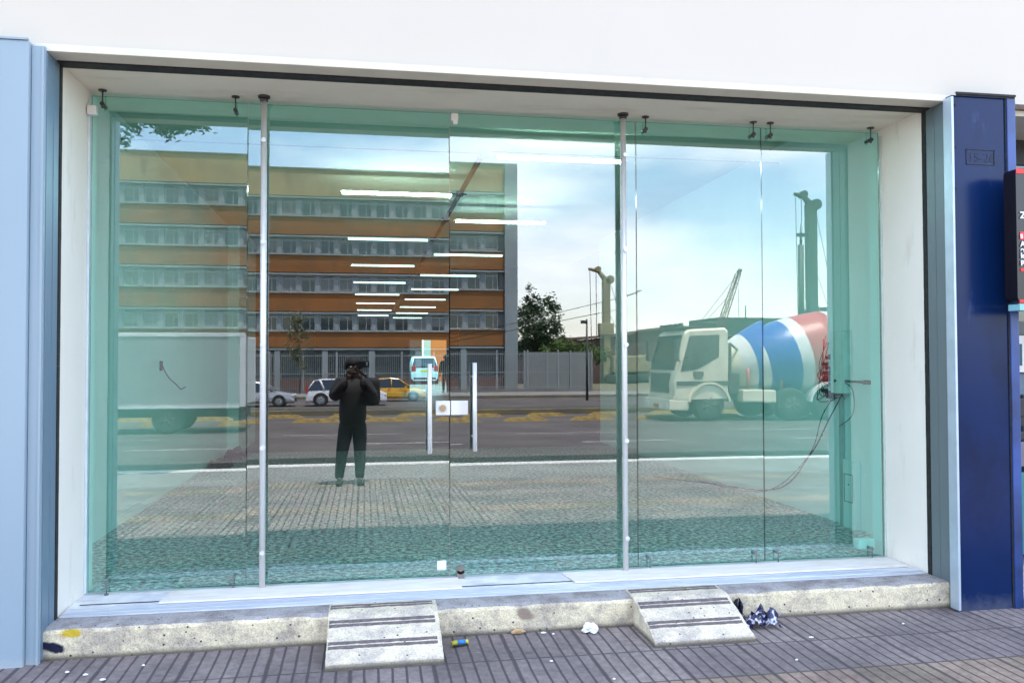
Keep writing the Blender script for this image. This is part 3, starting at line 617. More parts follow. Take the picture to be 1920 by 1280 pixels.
for z in (-.1, .1): mb = MB(); mb.box(.10, .16, .10, .32, z, z + .06); mb.build('bracket', MT['dark_steel'], sg)

# ================================================================== INTERIOR THINGS
lamp0 = None
def make_lamp(loc, label, near=False):
    t = thing('ceiling_lamp', label, 'lamp', loc, group='tube lamps hanging in two rows')
    mb = MB(); mb.tube((-.60, 0, 0), (.60, 0, 0), .015, n=12); mb.build('lamp_tube', MT['tube_near' if near else 'tube'], t)
    mb = MB(); mb.box(-.62, .62, -.02, .02, .016, .034); mb.tube((-.635, 0, 0), (-.60, 0, 0), .018, n=12); mb.tube((.60, 0, 0), (.635, 0, 0), .018, n=12)
    mb.build('lamp_housing', MT['white_plastic'], t)
    return t
LAMPS = {}
def lamp(near, lb, loc):
    if near not in LAMPS: LAMPS[near] = make_lamp(loc, lb, near)
    else: dup(LAMPS[near], None, lb, loc)
ords = ['nearest', 'second', 'third', 'fourth', 'fifth', 'sixth', 'seventh', 'eighth', 'farthest']
for k in range(9): lamp(k < 2, '%s tube lamp of the row right of the black conduit' % ords[k], (1.80, 2.2 + 3.55 * k, 3.40))
ords = ['nearest', 'second', 'third', 'fourth', 'fifth', 'sixth', 'seventh', 'farthest']
for k in range(8): lamp(k < 1, '%s tube lamp of the row left of the black conduit' % ords[k], (.36, 4.05 + 3.55 * k, 3.40))
ct = thing('ceiling_conduit', 'black cable conduit running to the back between the tube lamps', 'conduit', (1.06, 2.3, 3.42))
mb = MB(); mb.tube((0, 0, 0), (0, 31, 0), .027, n=8); mb.build('conduit', MT['cable'], ct)
for k in range(18):
    mb = MB(); y = 1.75 + k * 1.775; mb.box(-.04, .04, y - .05, y + .05, -.02, .03, bevel=.006); mb.box(-.08, .08, y - .008, y + .008, -.004, .006); mb.build('junction_box', MT['cable'], ct)
mb = MB(); mb.tube((1.09, 2.2, 3.395), (1.09, 2.2, 3.455), .062, n=20)
tag(mb.build('junction_hub', MT['white_plastic']), 'round white hub where the conduit meets the nearest tube lamp', 'junction box')
mb = MB(); mb.tube((-2.035, 2.2, 3.43), (1.03, 2.2, 3.43), .006, n=6); mb.tube((1.15, 2.2, 3.45), (3.97, 2.2, 3.45), .006, n=6); tag(mb.build('ceiling_cable', MT['grey_cable']), 'thin grey cable crossing the shop below the ceiling', 'cable')
# wire on left wall
def bez(p, n=12):
    P = [Vector(q) for q in p]; out = []
    for s in range(len(P) - 1):
        a, b, c, d = P[max(s - 1, 0)], P[s], P[s + 1], P[min(s + 2, len(P) - 1)]
        for k in range(n):
            t = k / n; out.append(.5 * ((2 * b) + (-a + c) * t + (2 * a - 5 * b + 4 * c - d) * t * t + (-a + 3 * b - 3 * c + d) * t ** 3))
    out.append(P[-1]); return out
wl = thing('wall_socket', 'black socket with a loose wire on the left interior wall', 'socket', (-2.03, 3.66, 1.5))
mb = MB(); mb.box(-.008, .012, -.03, .03, -.05, .05, bevel=.004); mb.build('socket_plate', MT['cable'], wl)
mb = MB(); mb.path(bez([(.012, 0, 0), (.03, .2, -.12), (.03, .55, -.2), (.02, .85, -.26), (.05, .95, -.24)]), .006); mb.build('wire', MT['cable'], wl)
# junction box, wires and arm on right wall
jb = thing('electrical_board', 'open white electrical box with tangled black wires on the right interior wall', 'electrical box', (3.975, 1.2, 1.3))
mb = MB(); mb.box(-.09, .0, -.20, -.02, -.04, .48, bevel=.006); mb.build('white_box', MT['white_plastic'], jb)
for i in range(16):
    mb = MB(); y = random.uniform(.02, .16); z = random.uniform(-.12, .32); mb.box(-.06 - random.random() * .03, -.02, y, y + .022, z, z + .03, bevel=.003); mb.build('terminal', MT['cable'], jb)
mb = MB()
for i in range(13):
    a = (-.05, random.uniform(0, .18), random.uniform(-.1, .45)); b = (-.08, random.uniform(-.05, .22), random.uniform(-.15, .2)); c = (-.03, random.uniform(-.15, .1), random.uniform(-.1, .05))
    mb.path(bez([a, b, c], 6), .003, n=5)
mb.path(bez([(-.03, -.05, .1), (-.04, -.14, .0), (-.10, -.02, -.25), (-.14, .25, -.6), (-.08, 1.0, -1.0), (-.3, 2.2, -1.1), (-.6, 3.0, -1.13)], 10), .006)
mb.path(bez([(-.04, -.12, .02), (-.12, .05, -.22), (-.12, .32, -.62), (-.10, 1.2, -1.05), (-.25, 2.5, -1.12)], 10), .004)
mb.path(bez([(-.04, -.1, .06), (-.10, -.36, .0), (-.06, -.30, -.2), (-.03, -.05, -.32)], 8), .0035)
mb.build('wire', MT['cable'], jb)
mb = MB(); mb.tube((-.06, -.10, .065), (-.06, -.5, .06), .010, n=8); mb.tube((-.06, -.46, .06), (-.06, -.54, .06), .018, n=10); mb.tube((-.1, -.1, .065), (0, -.1, .065), .012, n=8); mb.build('arm', MT['dark_steel'], jb)
cd = thing('wall_duct', 'pale vertical duct with a small access panel on the right interior wall', 'duct', (3.975, 1.1, ZS))
mb = MB(); mb.box(-.03, 0, .02, .06, 0, 1.12, bevel=.004); mb.build('duct', pmat('grey_duct', (.40, .50, .48), .5), cd)
mb = MB(); mb.box(-.05, 0, -.20, -.02, 0, .56, bevel=.005); ap = mb.build('access_panel', MT['inner_wall'], cd)
mb = MB()
for a in ((-.17, -.165, .22, .44), (-.05, -.045, .22, .44), (-.17, -.045, .215, .22), (-.17, -.045, .44, .445)): mb.box(-.053, -.0505, a[0], a[1], a[2], a[3])
mb.tube((-.056, -.11, .36), (-.05, -.11, .36), .006, n=8); mb.build('panel_frame', MT['grey_cable'], ap)
# dark rags on floor at left wall
def crumple(name, loc, s, mat, label, cat, seed, flat=.55, n=3):
    bm = bmesh.new(); bmesh.ops.create_icosphere(bm, subdivisions=n, radius=1)
    for v in bm.verts:
        p = v.co.copy(); q = 1 + .55 * mn.noise(p * 1.7 + Vector((seed, 0, 0))) + .35 * mn.noise(p * 4 + Vector((0, seed, 0)))
        v.co = Vector((p.x * s[0] * q, p.y * s[1] * q, max(-.28, p.z * flat) * s[2] * q + .28 * s[2]))
    m = MB(); m.bm.free(); m.bm = bm; o = m.build(name, mat, None); o.location = loc
    return tag(o, label, cat)
crumple('crumpled_bag', (-1.88, 6.3, ZS), (.16, .22, .12), MT['cable'], 'flat black bag lying at the left wall inside the shop', 'bag', 3)
crumple('crumpled_bag', (-1.80, 7.1, ZS), (.14, .20, .2), MT['cable'], 'taller black bag behind the flat one at the left wall', 'bag', 8)
# litter outside
bagm = pmat('dark_blue_plastic', (.012, .015, .07), .3, col2=(.55, .55, .65), scale=24, lo=.53, hi=.57)
def torn(name, loc, s, mat, label, cat, seed):
    rnd = random.Random(seed); mb = MB(); n = 15
    g = [[None] * (n + 1) for _ in range(n + 1)]
    for i in range(n + 1):
        for k in range(n + 1):
            u, v = i / n - .5, k / n - .5; q = 1 + .5 * mn.noise(Vector((u * 3 + seed, v * 3, 0)))
            z = s[2] * (.75 * (1 - 2.2 * (u * u + v * v)) + .8 * mn.noise(Vector((u * 4, v * 4, seed))) + .22 * mn.noise(Vector((u * 11, v * 11, seed))))
            g[i][k] = mb.bm.verts.new((u * s[0] * q + .02 * mn.noise(Vector((v * 9, u * 9, 3))), v * s[1] * q, max(.002, z)))
    for i in range(n):
        for k in range(n):
            if mn.noise(Vector((i * .5, k * .5, seed + 5))) > -.32: mb.bm.faces.new((g[i][k], g[i + 1][k], g[i + 1][k + 1], g[i][k + 1]))
    o = mb.build(name, mat); o.location = loc
    sol = o.modifiers.new('t', 'SOLIDIFY'); sol.thickness = .0015
    return tag(o, label, cat)
torn('plastic_litter', (2.27, -.77, gz(.77)), (.19, .15, .10), bagm, 'torn dark blue and white plastic bag beside the right ramp', 'litter', 4)
torn('plastic_litter', (2.185, -.655, .02), (.05, .06, .10), pmat('black_plastic', (.01, .01, .03), .35), 'small black scrap leaning on the step at the right ramp', 'litter', 9)
wr = thing('sweet_wrapper', 'crumpled blue and yellow sweet wrapper on the pavement beside the left ramp', 'wrapper', (.51, -.80, gz(.8)), R(14))
def wrp(x0, x1, mat, nm):
    mb = MB(); mb.tube((x0, 0, .013), (x1, 0, .016), .012, .014, n=9)
    for v in mb.bm.verts: v.co += Vector((0, mn.noise(v.co * 60) * .006, mn.noise(v.co * 50) * .005))
    mb.build(nm, mat, wr)
wrp(-.045, -.012, pmat('olive_yellow_foil', (.35, .33, .03), .35), 'wrapper_end'); wrp(-.012, .032, pmat('bright_blue_foil', (.01, .20, .62), .3), 'wrapper_middle'); wrp(.032, .05, pmat('yellow_foil', (.55, .50, .05), .35), 'wrapper_end')
mb = MB(); mb.tube((-.04, -.012, .004), (.04, -.012, .006), .006, n=6); mb.build('wrapper_fold', MT['cable'], wr)
crumple('foam_cup', (1.27, -.70, gz(.7)), (.042, .030, .036), MT['white_plastic'], 'squashed white foam cup at the foot of the step between the ramps', 'cup', 5, flat=.9)
crumple('stone_chip', (.86, -.665, .0), (.035, .012, .03), pmat('ochre_stone', (.50, .33, .16), .8), 'ochre chip of stone leaning on the step between the ramps', 'stone', 2, n=2)
rnd = random.Random(11)
spots = sorted([(.95, -1.12), (2.45, -1.02), (-1.35, -.9), (-1.25, -.98), (-1.45, -.85), (-1.1, -.82), (1.0, -.69), (1.05, -.72), (3.1, -.9), (.15, -1.35), (2.2, -1.32), (1.2, -1.4)])
f0 = None
wh = ['left corner', 'left ramp', 'step between the ramps', 'right ramp', 'right pilaster']
for i, (x, y) in enumerate(spots):
    k = 0 if x < -1 else 1 if x < .5 else 2 if x < 1.4 else 3 if x < 2.6 else 4
    mb = MB(); n = 7; r = rnd.uniform(.004, .009)
    V = [mb.bm.verts.new((r * (1 + .4 * rnd.random()) * math.cos(6.28 * q / n) * 1.4, r * math.sin(6.28 * q / n), .004)) for q in range(n)]
    c = mb.bm.verts.new((0, 0, .008)); W = [mb.bm.verts.new((v.co.x, v.co.y, 0)) for v in V]
    for q in range(n): mb.bm.faces.new((V[q], V[(q + 1) % n], c)); mb.bm.faces.new((W[q], W[(q + 1) % n], V[(q + 1) % n], V[q]))
    o = mb.build('paper_scrap', MT['white_plastic']); o.location = (x, y, gz(-y) + .001)
    seen = globals().setdefault('SEEN', {}); seen[k] = seen.get(k, 0) + 1
    tag(o, 'tiny white scrap by the %s, %s from the left' % (wh[k], ['first', 'second', 'third', 'fourth', 'fifth'][seen[k] - 1]), 'scrap', 'white scraps on the pavement')

# ================================================================== PHOTOGRAPHER (stands behind the camera, seen mirrored in the glass)
skinm = pmat('skin', (.06, .035, .024), .6, scale=12)
coat = pmat('black_jacket', (.008, .008, .010), .8, scale=14, bump=.3, bscale=12)
jean = pmat('dark_teal_trousers', (.008, .013, .018), .85, scale=10, bump=.3, bscale=14)
def person(name, label, loc, rz, arms='phone', parent=None):
    p = thing(name, label, 'person', loc, rz)     # local: faces +y, z=0 at the soles
    hip = (0, 0, .88); L = []
    lf = [(-.17, .02), (.09, .05)] if arms == 'phone' else [(-.10, 0), (.10, .02)]
    H = .03
    sp = [(hip, .125), ((0, .0, 1.02), .12), ((0, .01, 1.2), .145), ((0, 0, 1.33), .12), ((0, .0, 1.42), .058), ((0, .02, 1.50), .062), ((0, .035, 1.57), .085), ((0, .03, 1.635), .055)]
    chains = [sp]
    for s, (fx, fy) in zip((-1, 1), lf):
        kx = s * .095 * .5 + fx * .5
        chains.append([(hip, .125), ((s * .09, 0, .84), .10), ((kx, .03, .47), .062), ((fx, fy - .02, .10), .038), ((fx, fy + .06, .035), .036), ((fx + s * .01, fy + .15, .025), .03)])
    chest = (0, .01, 1.2); nk = (0, 0, 1.33)
    A = []
    for s in (-1, 1):
        sh = (s * .175, 0, 1.345)
        if arms == 'phone':
            el = (s * .25, .13, 1.16); wr_ = (s * .085, .29, 1.40)
        else:
            el = (s * .24, -.02, 1.08); wr_ = (s * .25, .06, .84)
        A.append((sh, el, wr_)); chains.append([(nk, .12), (sh, .062), (el, .046), (wr_, .029)])
    body = skin('body', chains, skinm, p, root=0, sub=2)
    # fingers and palms
    for s, (sh, el, w0) in zip((-1, 1), A):
        d = (Vector(w0) - Vector(el)).normalized() if arms != 'phone' else Vector((-s * .25, .25, .93)).normalized()
        side = Vector((0, 1, 0)) if arms != 'phone' else Vector((0, -.3, .2)).normalized()
        W = Vector(w0); pc = W + d * .05
        ax = d.cross(side).normalized()
        ch = [[(tuple(W), .026), (tuple(pc), .032), (tuple(W + d * .085), .028)]]
        hand = skin('hand', ch, skinm, p, sub=2)
        for k, (o_, ln) in enumerate(((-.030, .066), (-.010, .076), (.011, .071), (.030, .056))):
            b = W + d * .085 + ax * o_; m_ = b + d * ln * .55; cu = Vector((-s * .02, -.018, .006)) if arms == 'phone' else Vector((-s * .012, .01, 0))
            e = m_ + d * ln * .3 + cu; skin('finger', [[(tuple(W + d * .065 + ax * o_ * .8), .010), (tuple(b), .0095), (tuple(m_), .0088), (tuple(e), .0075)]], skinm, hand, sub=1)
        tb = W + d * .03 - ax * .028; skin('thumb', [[(tuple(tb), .013), (tuple(tb - ax * .022 + d * .028), .011), (tuple(tb - ax * .030 + d * .055 + Vector((0, -.01, 0))), .0085)]], skinm, hand, sub=1)
    # clothing
    jc = [[((0, 0, .72), .20), ((0, 0, 1.0), .19), ((0, .01, 1.2), .20), ((0, 0, 1.34), .16), ((0, -.01, 1.44), .10)]]
    for sh, el, w0 in A:
        wj = tuple(Vector(w0) * .93 + Vector(el) * .07); jc.append([((0, 0, 1.34), .14), (sh, .105), (el, .085), (wj, .055)])
    skin('jacket', jc, coat, p, root=0)
    tr = []
    for s, (fx, fy) in zip((-1, 1), lf):
        kx = s * .095 * .5 + fx * .5
        tr.append([(hip, .12), ((s * .085, 0, .76), .112), ((kx, .03, .47), .088), ((fx, fy - .02, .13), .064), ((fx, fy - .02, .07), .060)])
    skin('trousers', tr, jean, p, root=0)
    for s, (fx, fy) in zip((-1, 1), lf):
        skin('shoe', [[((fx, fy - .05, .045), .045), ((fx, fy + .04, .045), .046), ((fx + s * .012, fy + .15, .035), .040), ((fx + s * .014, fy + .19, .03), .03)]], MT['tyre'], p, sub=2)
    # face
    hair = MB()
    bmesh.ops.create_uvsphere(hair.bm, u_segments=20, v_segments=12, radius=1)
    for v in hair.bm.verts:
        v.co = Vector((v.co.x * .104, v.co.y * .118 + .012, v.co.z * .098 + 1.612))
        if v.co.z < 1.60: v.co.z = 1.60 + (v.co.z - 1.60) * (.9 if v.co.y < .03 else .05)
    hair.build('cap', coat, p, smooth=True)
    if arms == 'phone':
        mb = MB(); mb.lathe([(0, .06), (.02, .085), (.06, .07)], (0, -.05, 1.40), (0, -.1, 1), n=18); mb.build('collar', coat, p, smooth=True)
    mb = MB(); mb.tube((-.032, .112, 1.575), (-.032, .118, 1.575), .011, n=10); mb.tube((.032, .112, 1.575), (.032, .118, 1.575), .011, n=10); mb.build('eye', MT['headlight'], p)
    mb = MB(); mb.tube((0, .112, 1.565), (0, .135, 1.535), .008, .015, n=8); mb.build('nose', skinm, p, smooth=True)
    mb = MB(); mb.box(-.026, .026, .108, .116, 1.498, 1.508, bevel=.003); mb.build('mouth', pmat('lips', (.30, .12, .10), .5), p)
    for s in (-1, 1):
        mb = MB(); mb.tube((s * .080, .02, 1.56), (s * .096, .01, 1.565), .026, .030, n=12); mb.build('ear', skinm, p, smooth=True)
    return p
person('person', 'person in black jacket and cap holding up a phone, mirrored in the glass door', (-.145, -5.83, gz(5.83)), R(-4))
ph = thing('phone', 'black phone held up in both hands by the person mirrored in the glass', 'phone', (-.02, -5.50, 1.51))
mb = MB(); mb.box(-.085, .085, -.004, .004, -.04, .04, bevel=.003); mb.build('phone_body', MT['car_glass'], ph)
mb = MB(); mb.tube((.055, .004, .02), (.055, .007, .02), .009, n=12); mb.tube((.055, .004, -.005), (.055, .007, -.005), .009, n=12); mb.build('phone_lens', MT['steel'], ph)
bp_ = thing('backpack', 'black backpack hanging at the side of the person mirrored in the glass', 'backpack', (.10, -5.92, 1.14))
mb = MB(); mb.box(-.11, .11, -.09, .09, -.19, .19, bevel=.07); mb.build('bag_body', coat, bp_, smooth=True)
mb = MB(); mb.box(-.09, .09, .085, .125, -.15, .02, bevel=.015); mb.build('pocket', coat, bp_)
mb = MB(); mb.path(bez([(-.05, .0, .18), (-.16, .05, .27), (-.30, .03, .30)], 6), .014, n=8); mb.build('strap', coat, bp_)

# ================================================================== VEHICLES ACROSS THE ROAD
def loft(mb, secs, mi=0, smooth=False):
    rings = [[mb.bm.verts.new(p) for p in s] for s in secs]; n = len(rings[0])
    for a, b in zip(rings, rings[1:]):
        for i in range(n):
            f = mb.bm.faces.new((a[i], a[(i + 1) % n], b[(i + 1) % n], b[i])); f.material_index = mi; f.smooth = smooth
    mb.bm.faces.new(rings[0][::-1]).material_index = mi; mb.bm.faces.new(rings[-1]).material_index = mi
def wheel(parent, x, y, r, wdt, sgn, rimr=.62, nm='wheel', rm='rim'):
    mb = MB(); mb.lathe([(-wdt / 2, r * .80), (-wdt * .42, r * .97), (-wdt * .2, r), (wdt * .2, r), (wdt * .42, r * .97), (wdt / 2, r * .80)], (x, y, r), (0, 1, 0), n=26)
    o = mb.build(nm, MT['tyre'], parent)
    mb = MB(); ye = y + sgn * (wdt / 2 + .004); mb.lathe([(0, r * rimr), (sgn * -.03, r * rimr * .9), (sgn * -.035, r * .2), (sgn * -.01, r * .14)] if sgn < 0 else [(0, r * rimr), (-.03, r * rimr * .9), (-.035, r * .2), (-.01, r * .14)], (x, ye, r), (0, 1, 0), n=20)
    for k in range(5):
        a = k * 2 * math.pi / 5; mb.tube((x, ye, r), (x + math.cos(a) * r * rimr * .9, ye, r + math.sin(a) * r * rimr * .9), r * .07, n=6)
    mb.build('rim', MT[rm], o)
def car(name, label, loc, rz, paint, L=4.3, Hh=1.48, W=.86, kind='sedan', group=None, taxi=False):
    t = thing(name, label, 'car', loc, rz, group)     # local x forward
    h = L / 2; gc = .20; belt = Hh * .60
    if kind == 'sedan':
        top = [(-h, .62), (-h + .12, .86), (-h + .65, .95), (-h + .9, belt), (.75, belt), (1.05, .90), (h - .25, .76), (h - .03, .62), (h, .50)]
        roof = [(-h + .55, belt - .02), (-h + 1.25, Hh - .05), (-.15, Hh), (.35, Hh - .06), (1.15, belt - .02)]
    else:
        top = [(-h, .66), (-h + .05, .98), (-h + .22, belt + .02), (.8, belt + .02), (1.1, 1.0), (h - .35, .88), (h - .06, .74), (h, .55)]
        roof = [(-h + .10, belt), (-h + .45, Hh - .10), (-h + .8, Hh - .02), (.0, Hh), (.45, Hh - .08), (1.2, belt)]
    mb = MB(); secs = []
    for x, z in top:
        e = 1 - .10 * max(0, (abs(x) - h + .6) / .6) ; Wd = W * e
        secs.append([(x, -Wd * .86, gc), (x, -Wd, gc + .14), (x, -Wd * 1.0, z * .62), (x, -Wd * .94, z - .05), (x, -Wd * .80, z), (x, Wd * .80, z), (x, Wd * .94, z - .05), (x, Wd, z * .62), (x, Wd, gc + .14), (x, Wd * .86, gc)])
    loft(mb, secs); body = mb.build('car_body', paint, t)
    bv = body.modifiers.new('b', 'BEVEL'); bv.width = .025; bv.segments = 2; bv.limit_method = 'ANGLE'
    mb = MB(); loft(mb, [[(x, -W * (.90 - .2 * (z - belt) / (Hh - belt)), z - .0), (x, W * (.90 - .2 * (z - belt) / (Hh - belt)), z), (x, W * .90, belt - .03), (x, -W * .90, belt - .03)] for x, z in roof])
    mb.build('windows', MT['car_glass'], t)
    mb = MB(); rr_ = [r for r in roof if r[1] > Hh - .2]
    loft(mb, [[(x, -W * .70, z + .012), (x, W * .70, z + .012), (x, W * .74, z - .03), (x, -W * .74, z - .03)] for x, z in rr_]); mb.build('roof', paint, t)
    mb = MB()
    def wy(z): return W * (.905 - .2 * (z - belt) / (Hh - belt))
    mid = -.10 if kind == 'sedan' else -.05
    for s in (-1, 1):
        for a, b in ((roof[0], roof[1]), (roof[-2], roof[-1])): mb.tube((a[0], s * wy(a[1]), a[1]), (b[0], s * wy(b[1]), b[1]), .035, n=6)
        mb.tube((mid, s * wy(belt), belt), (mid + .02, s * wy(Hh - .04), Hh - .03), .035, n=6)
        if kind != 'sedan': mb.tube((-h + 1.0, s * wy(belt), belt), (-h + .75, s * wy(Hh - .04), Hh - .04), .06, n=6)
    mb.build('pillar', paint, t)
    wr_ = .31 if kind == 'sedan' else .36
    for x in (-h + .80, h - .82):
        for s in (-1, 1): wheel(t, x, s * (W - .09), wr_, .20, s)
        mb = MB(); mb.tube((x, -W - .004, wr_ + .02), (x, W + .004, wr_ + .02), wr_ + .05, n=24); mb.build('wheel_arch', MT['asphalt_dark'], t)
    for s in (-1, 1):
        mb = MB(); mb.box(h - .20, h - .0, min(s * .50, s * .80), max(s * .50, s * .80), .60, .72, bevel=.03); mb.build('headlight', MT['headlight'], t)
        mb = MB(); mb.box(-h - .012, -h + .12, min(s * .55, s * .82), max(s * .55, s * .82), .78, .98 if kind == 'sedan' else 1.12, bevel=.02); mb.build('tail_light', MT['taillight'], t)
        mb = MB(); mb.box(.70, .88, min(s * (W + .02), s * (W + .16)), max(s * (W + .02), s * (W + .16)), belt - .02, belt + .10, bevel=.02); mb.build('mirror', paint, t)
        mb = MB(); mb.box(-.30, -.14, min(s * W, s * (W + .02)), max(s * W, s * (W + .02)), belt - .13, belt - .10); mb.box(.62 - 1.25 + 1.0, .72 - .1, min(s * W, s * (W + .02)), max(s * W, s * (W + .02)), belt - .13, belt - .10); mb.build('door_handle', MT['asphalt_dark'], t)
    mb = MB(); mb.box(h - .05, h + .01, -.55, .55, .30, .50, bevel=.02); mb.box(-h - .01, -h + .05, -.7, .7, .26, .40, bevel=.02); mb.build('bumper_grille', MT['asphalt_dark'], t)
    mb = MB(); mb.box(-h - .025, -h - .008, -.24, .24, .60 if kind == 'sedan' else .72, .74 if kind == 'sedan' else .88, bevel=.004); mb.build('licence_plate', MT['plate'], t)
    if kind != 'sedan':
        mb = MB(); mb.quad([(-h + .02, -.55, belt + .06), (-h + .02, .55, belt + .06), (-h + .30, .50, Hh - .16), (-h + .30, -.50, Hh - .16)])
        mb.quad([(-h + .05, -.55, belt + .06), (-h + .05, .55, belt + .06), (-h + .33, .50, Hh - .16), (-h + .33, -.50, Hh - .16)]); mb.build('rear_window', MT['car_glass'], t)
    return t
white_p = pmat('white_car_paint', (.62, .63, .65), .2, scale=3, coat=.5)
silver_p = pmat('silver_car_paint', (.40, .40, .42), .25, .4, scale=3, coat=.5)
taxi_p = pmat('yellow_taxi_paint', (.62, .33, .008), .25, scale=3, coat=.5)
zc = gz(43) - .10
car('parked_car', 'silver sedan parked across the road behind the left pole', (-5.9, -43, zc), 0, silver_p, 4.3, 1.45)
car('parked_car', 'white sport utility car with sloping roof across the road beside the person', (-.95, -43, zc), 0, white_p, 4.4, 1.58, kind='suv')
car('taxi', 'yellow taxi across the road between the person and the door handle', (1.75, -48, zc), 0, taxi_p, 4.1, 1.52)
car('white_suv', 'white sport utility car seen from behind in the yard beyond the back doorway', (3.75, 50, .17), R(90), white_p, 4.4, 1.72, W=.90, kind='suv')

# ---- concrete mixer lorry
cream = pmat('cream_cab_paint', (.74, .69, .52), .45, col2=(.58, .53, .40), scale=2)
mixb = pmat('mixer_blue', (.012, .07, .36), .35, scale=3); mixr = pmat('mixer_red', (.45, .04, .045), .35, scale=3); mixw = pmat('mixer_white', (.62, .62, .58), .35, scale=3)
chas = pmat('dark_chassis', (.05, .055, .055), .7, col2=(.10, .09, .08), scale=4)
mx_ = thing('mixer_lorry', 'concrete mixer lorry with cream cab and striped blue and red drum', 'lorry', (10.0, -22.3, gz(22) - .10))
mb = MB()   # cab, local: front at x=0 facing -x, width y -1.25..1.25
prof = [(.05, .75), (.0, 1.25), (.10, 1.75), (.42, 2.95), (.60, 3.06), (1.85, 3.12), (1.95, 3.02), (1.95, .75)]
secs = []
for y, k in ((-1.25, .07), (-1.18, 0), (1.18, 0), (1.25, .07)):
    secs.append([(max(x, k) if x < 1 else x - k * .5, y, z if z < 2.5 else z - k) for x, z in prof])
loft(mb, secs); cb = mb.build('cab', cream, mx_)
mb = MB()
mb.prism([(.07, 1.72), (.38, 2.88), (.40, 2.88), (.12, 1.72)], -1.12, 1.12)
for v in mb.bm.verts: v.co.x -= .025
mb.build('windscreen', MT['car_glass'], cb)
for s in (-1, 1):
    mb = MB(); mb.prism([(.26, 1.66), (.58, 2.84), (1.62, 2.88), (1.60, 2.14), (.85, 1.74)], s * 1.245, s * 1.262); mb.build('side_window', MT['car_glass'], cb)
    mb = MB(); mb.box(.02, .12, s * 1.42 - .12, s * 1.42 + .12, 2.0, 2.72, bevel=.03); mb.tube((.3, s * 1.2, 2.75), (.1, s * 1.42, 2.7), .02, n=6); mb.tube((.3, s * 1.2, 2.0), (.1, s * 1.42, 2.02), .02, n=6); mb.build('mirror', chas, cb)
    mb = MB(); mb.box(.75, 1.0, s * 1.25 - .012, s * 1.25 + .012, 1.42, 1.48); mb.build('door_handle', chas, cb)
    mb = MB(); mb.box(.12, 1.94, s * 1.262 - .012, s * 1.262 + .012, 1.20, 1.34); mb.build('side_stripe', chas, cb)
    mb = MB(); mb.box(.70, 1.05, s * 1.262 - .01, s * 1.262 + .01, 1.50, 1.66); mb.build('door_badge', MT['dull_rim'], cb)
mb = MB(); mb.box(-.035, .06, -.85, .85, .95, 1.62, bevel=.02)
for k in range(5): mb.box(-.06, -.035, -.8, .8, 1.0 + k * .12, 1.05 + k * .12)
mb.build('grille', chas, cb)
mb = MB(); mb.box(-.14, .55, -1.25, 1.25, .38, .74, bevel=.05); mb.box(.0, 1.0, -1.24, 1.24, .74, .86); mb.build('bumper', cream, mx_)
for s in (-1, 1):
    mb = MB(); mb.box(-.17, -.12, s * .95 - .17, s * .95 + .17, .48, .66, bevel=.02); mb.build('headlight', MT['headlight'], mx_)
mb = MB(); mb.box(-.155, -.138, -.25, .25, .44, .56); mb.build('licence_plate', mixr, mx_)
mb = MB(); mb.box(.35, 1.2, -1.1, 1.1, 3.10, 3.17, bevel=.02)
for y in (-.9, -.45, 0, .45, .9): mb.box(.35, .48, y - .08, y + .08, 3.17, 3.27, bevel=.02)
mb.tube((.9, 1.0, 3.3), (1.7, 1.0, 3.3), .025, n=8); mb.tube((.95, 1, 3.1), (.95, 1, 3.3), .02, n=6); mb.tube((1.65, 1, 3.1), (1.65, 1, 3.3), .02, n=6); mb.build('roof_lights', chas, mx_)
mb = MB(); mb.box(.8, 8.2, -.42, .42, .70, .98); mb.box(2.1, 2.5, -.9, .9, .9, 1.6, bevel=.04); mb.box(5.6, 8.0, -1.2, 1.2, 1.28, 1.33, bevel=.01)
mb.box(7.2, 7.5, -.35, .35, .98, 2.4); mb.box(7.7, 7.8, -.8, .8, .9, 2.6); mb.build('chassis', chas, mx_)
mb = MB(); mb.box(2.45, 3.2, .75, 1.22, .62, 1.05, bevel=.06); mb.box(2.45, 3.2, -1.22, -.75, .62, 1.05, bevel=.06); mb.build('tank', cream, mx_)
mb = MB(); mb.tube((2.75, 1.0, 1.05), (2.75, 1.0, 1.75), .06, n=8); mb.tube((3.5, 1.0, 1.05), (3.5, 1.0, 1.9), .05, n=8); mb.build('standpipe', mixr, mx_)
mb = MB()
for s in (-1, 1):
    mb.box(2.06, 2.14, s * 1.0 - .04, s * 1.0 + .04, .98, 2.6); mb.box(2.2, 2.75, s * 1.15 - .02, s * 1.15 + .02, 1.1, 1.16); mb.tube((2.1, s * 1.0, 2.6), (2.6, s * .6, 2.35), .04, n=6)
for k in range(6): mb.box(6.9, 7.3, 1.18, 1.22, 1.0 + k * .25, 1.04 + k * .25)
mb.box(6.88, 6.92, 1.17, 1.23, .9, 2.6); mb.box(7.28, 7.32, 1.17, 1.23, .9, 2.6); mb.build('ladder_frame', chas, mx_)
for x, wd in ((1.25, .34), (3.75, .5), (5.1, .5), (6.4, .5)):
    for s in (-1, 1): wheel(mx_, x, s * (1.24 - wd / 2), .56, wd, s, rimr=.5, rm='dull_rim')
def arc_fender(x, mat_):
    for s in (-1, 1):
        mb = MB(); P = [(x + math.cos(a) * .68, .56 + math.sin(a) * .68) for a in [R(8 + 164 * k / 12) for k in range(13)]]
        Q = [(x + math.cos(a) * .76, .56 + math.sin(a) * .76) for a in [R(8 + 164 * k / 12) for k in range(13)]]
        y0, y1 = sorted((s * .82, s * 1.31))
        for i in range(12):
            mb.prism([P[i], P[i + 1], Q[i + 1], Q[i]], y0, y1)
        mb.build('fender', mat_, mx_)
arc_fender(1.25, cream); arc_fender(5.1, mixw)
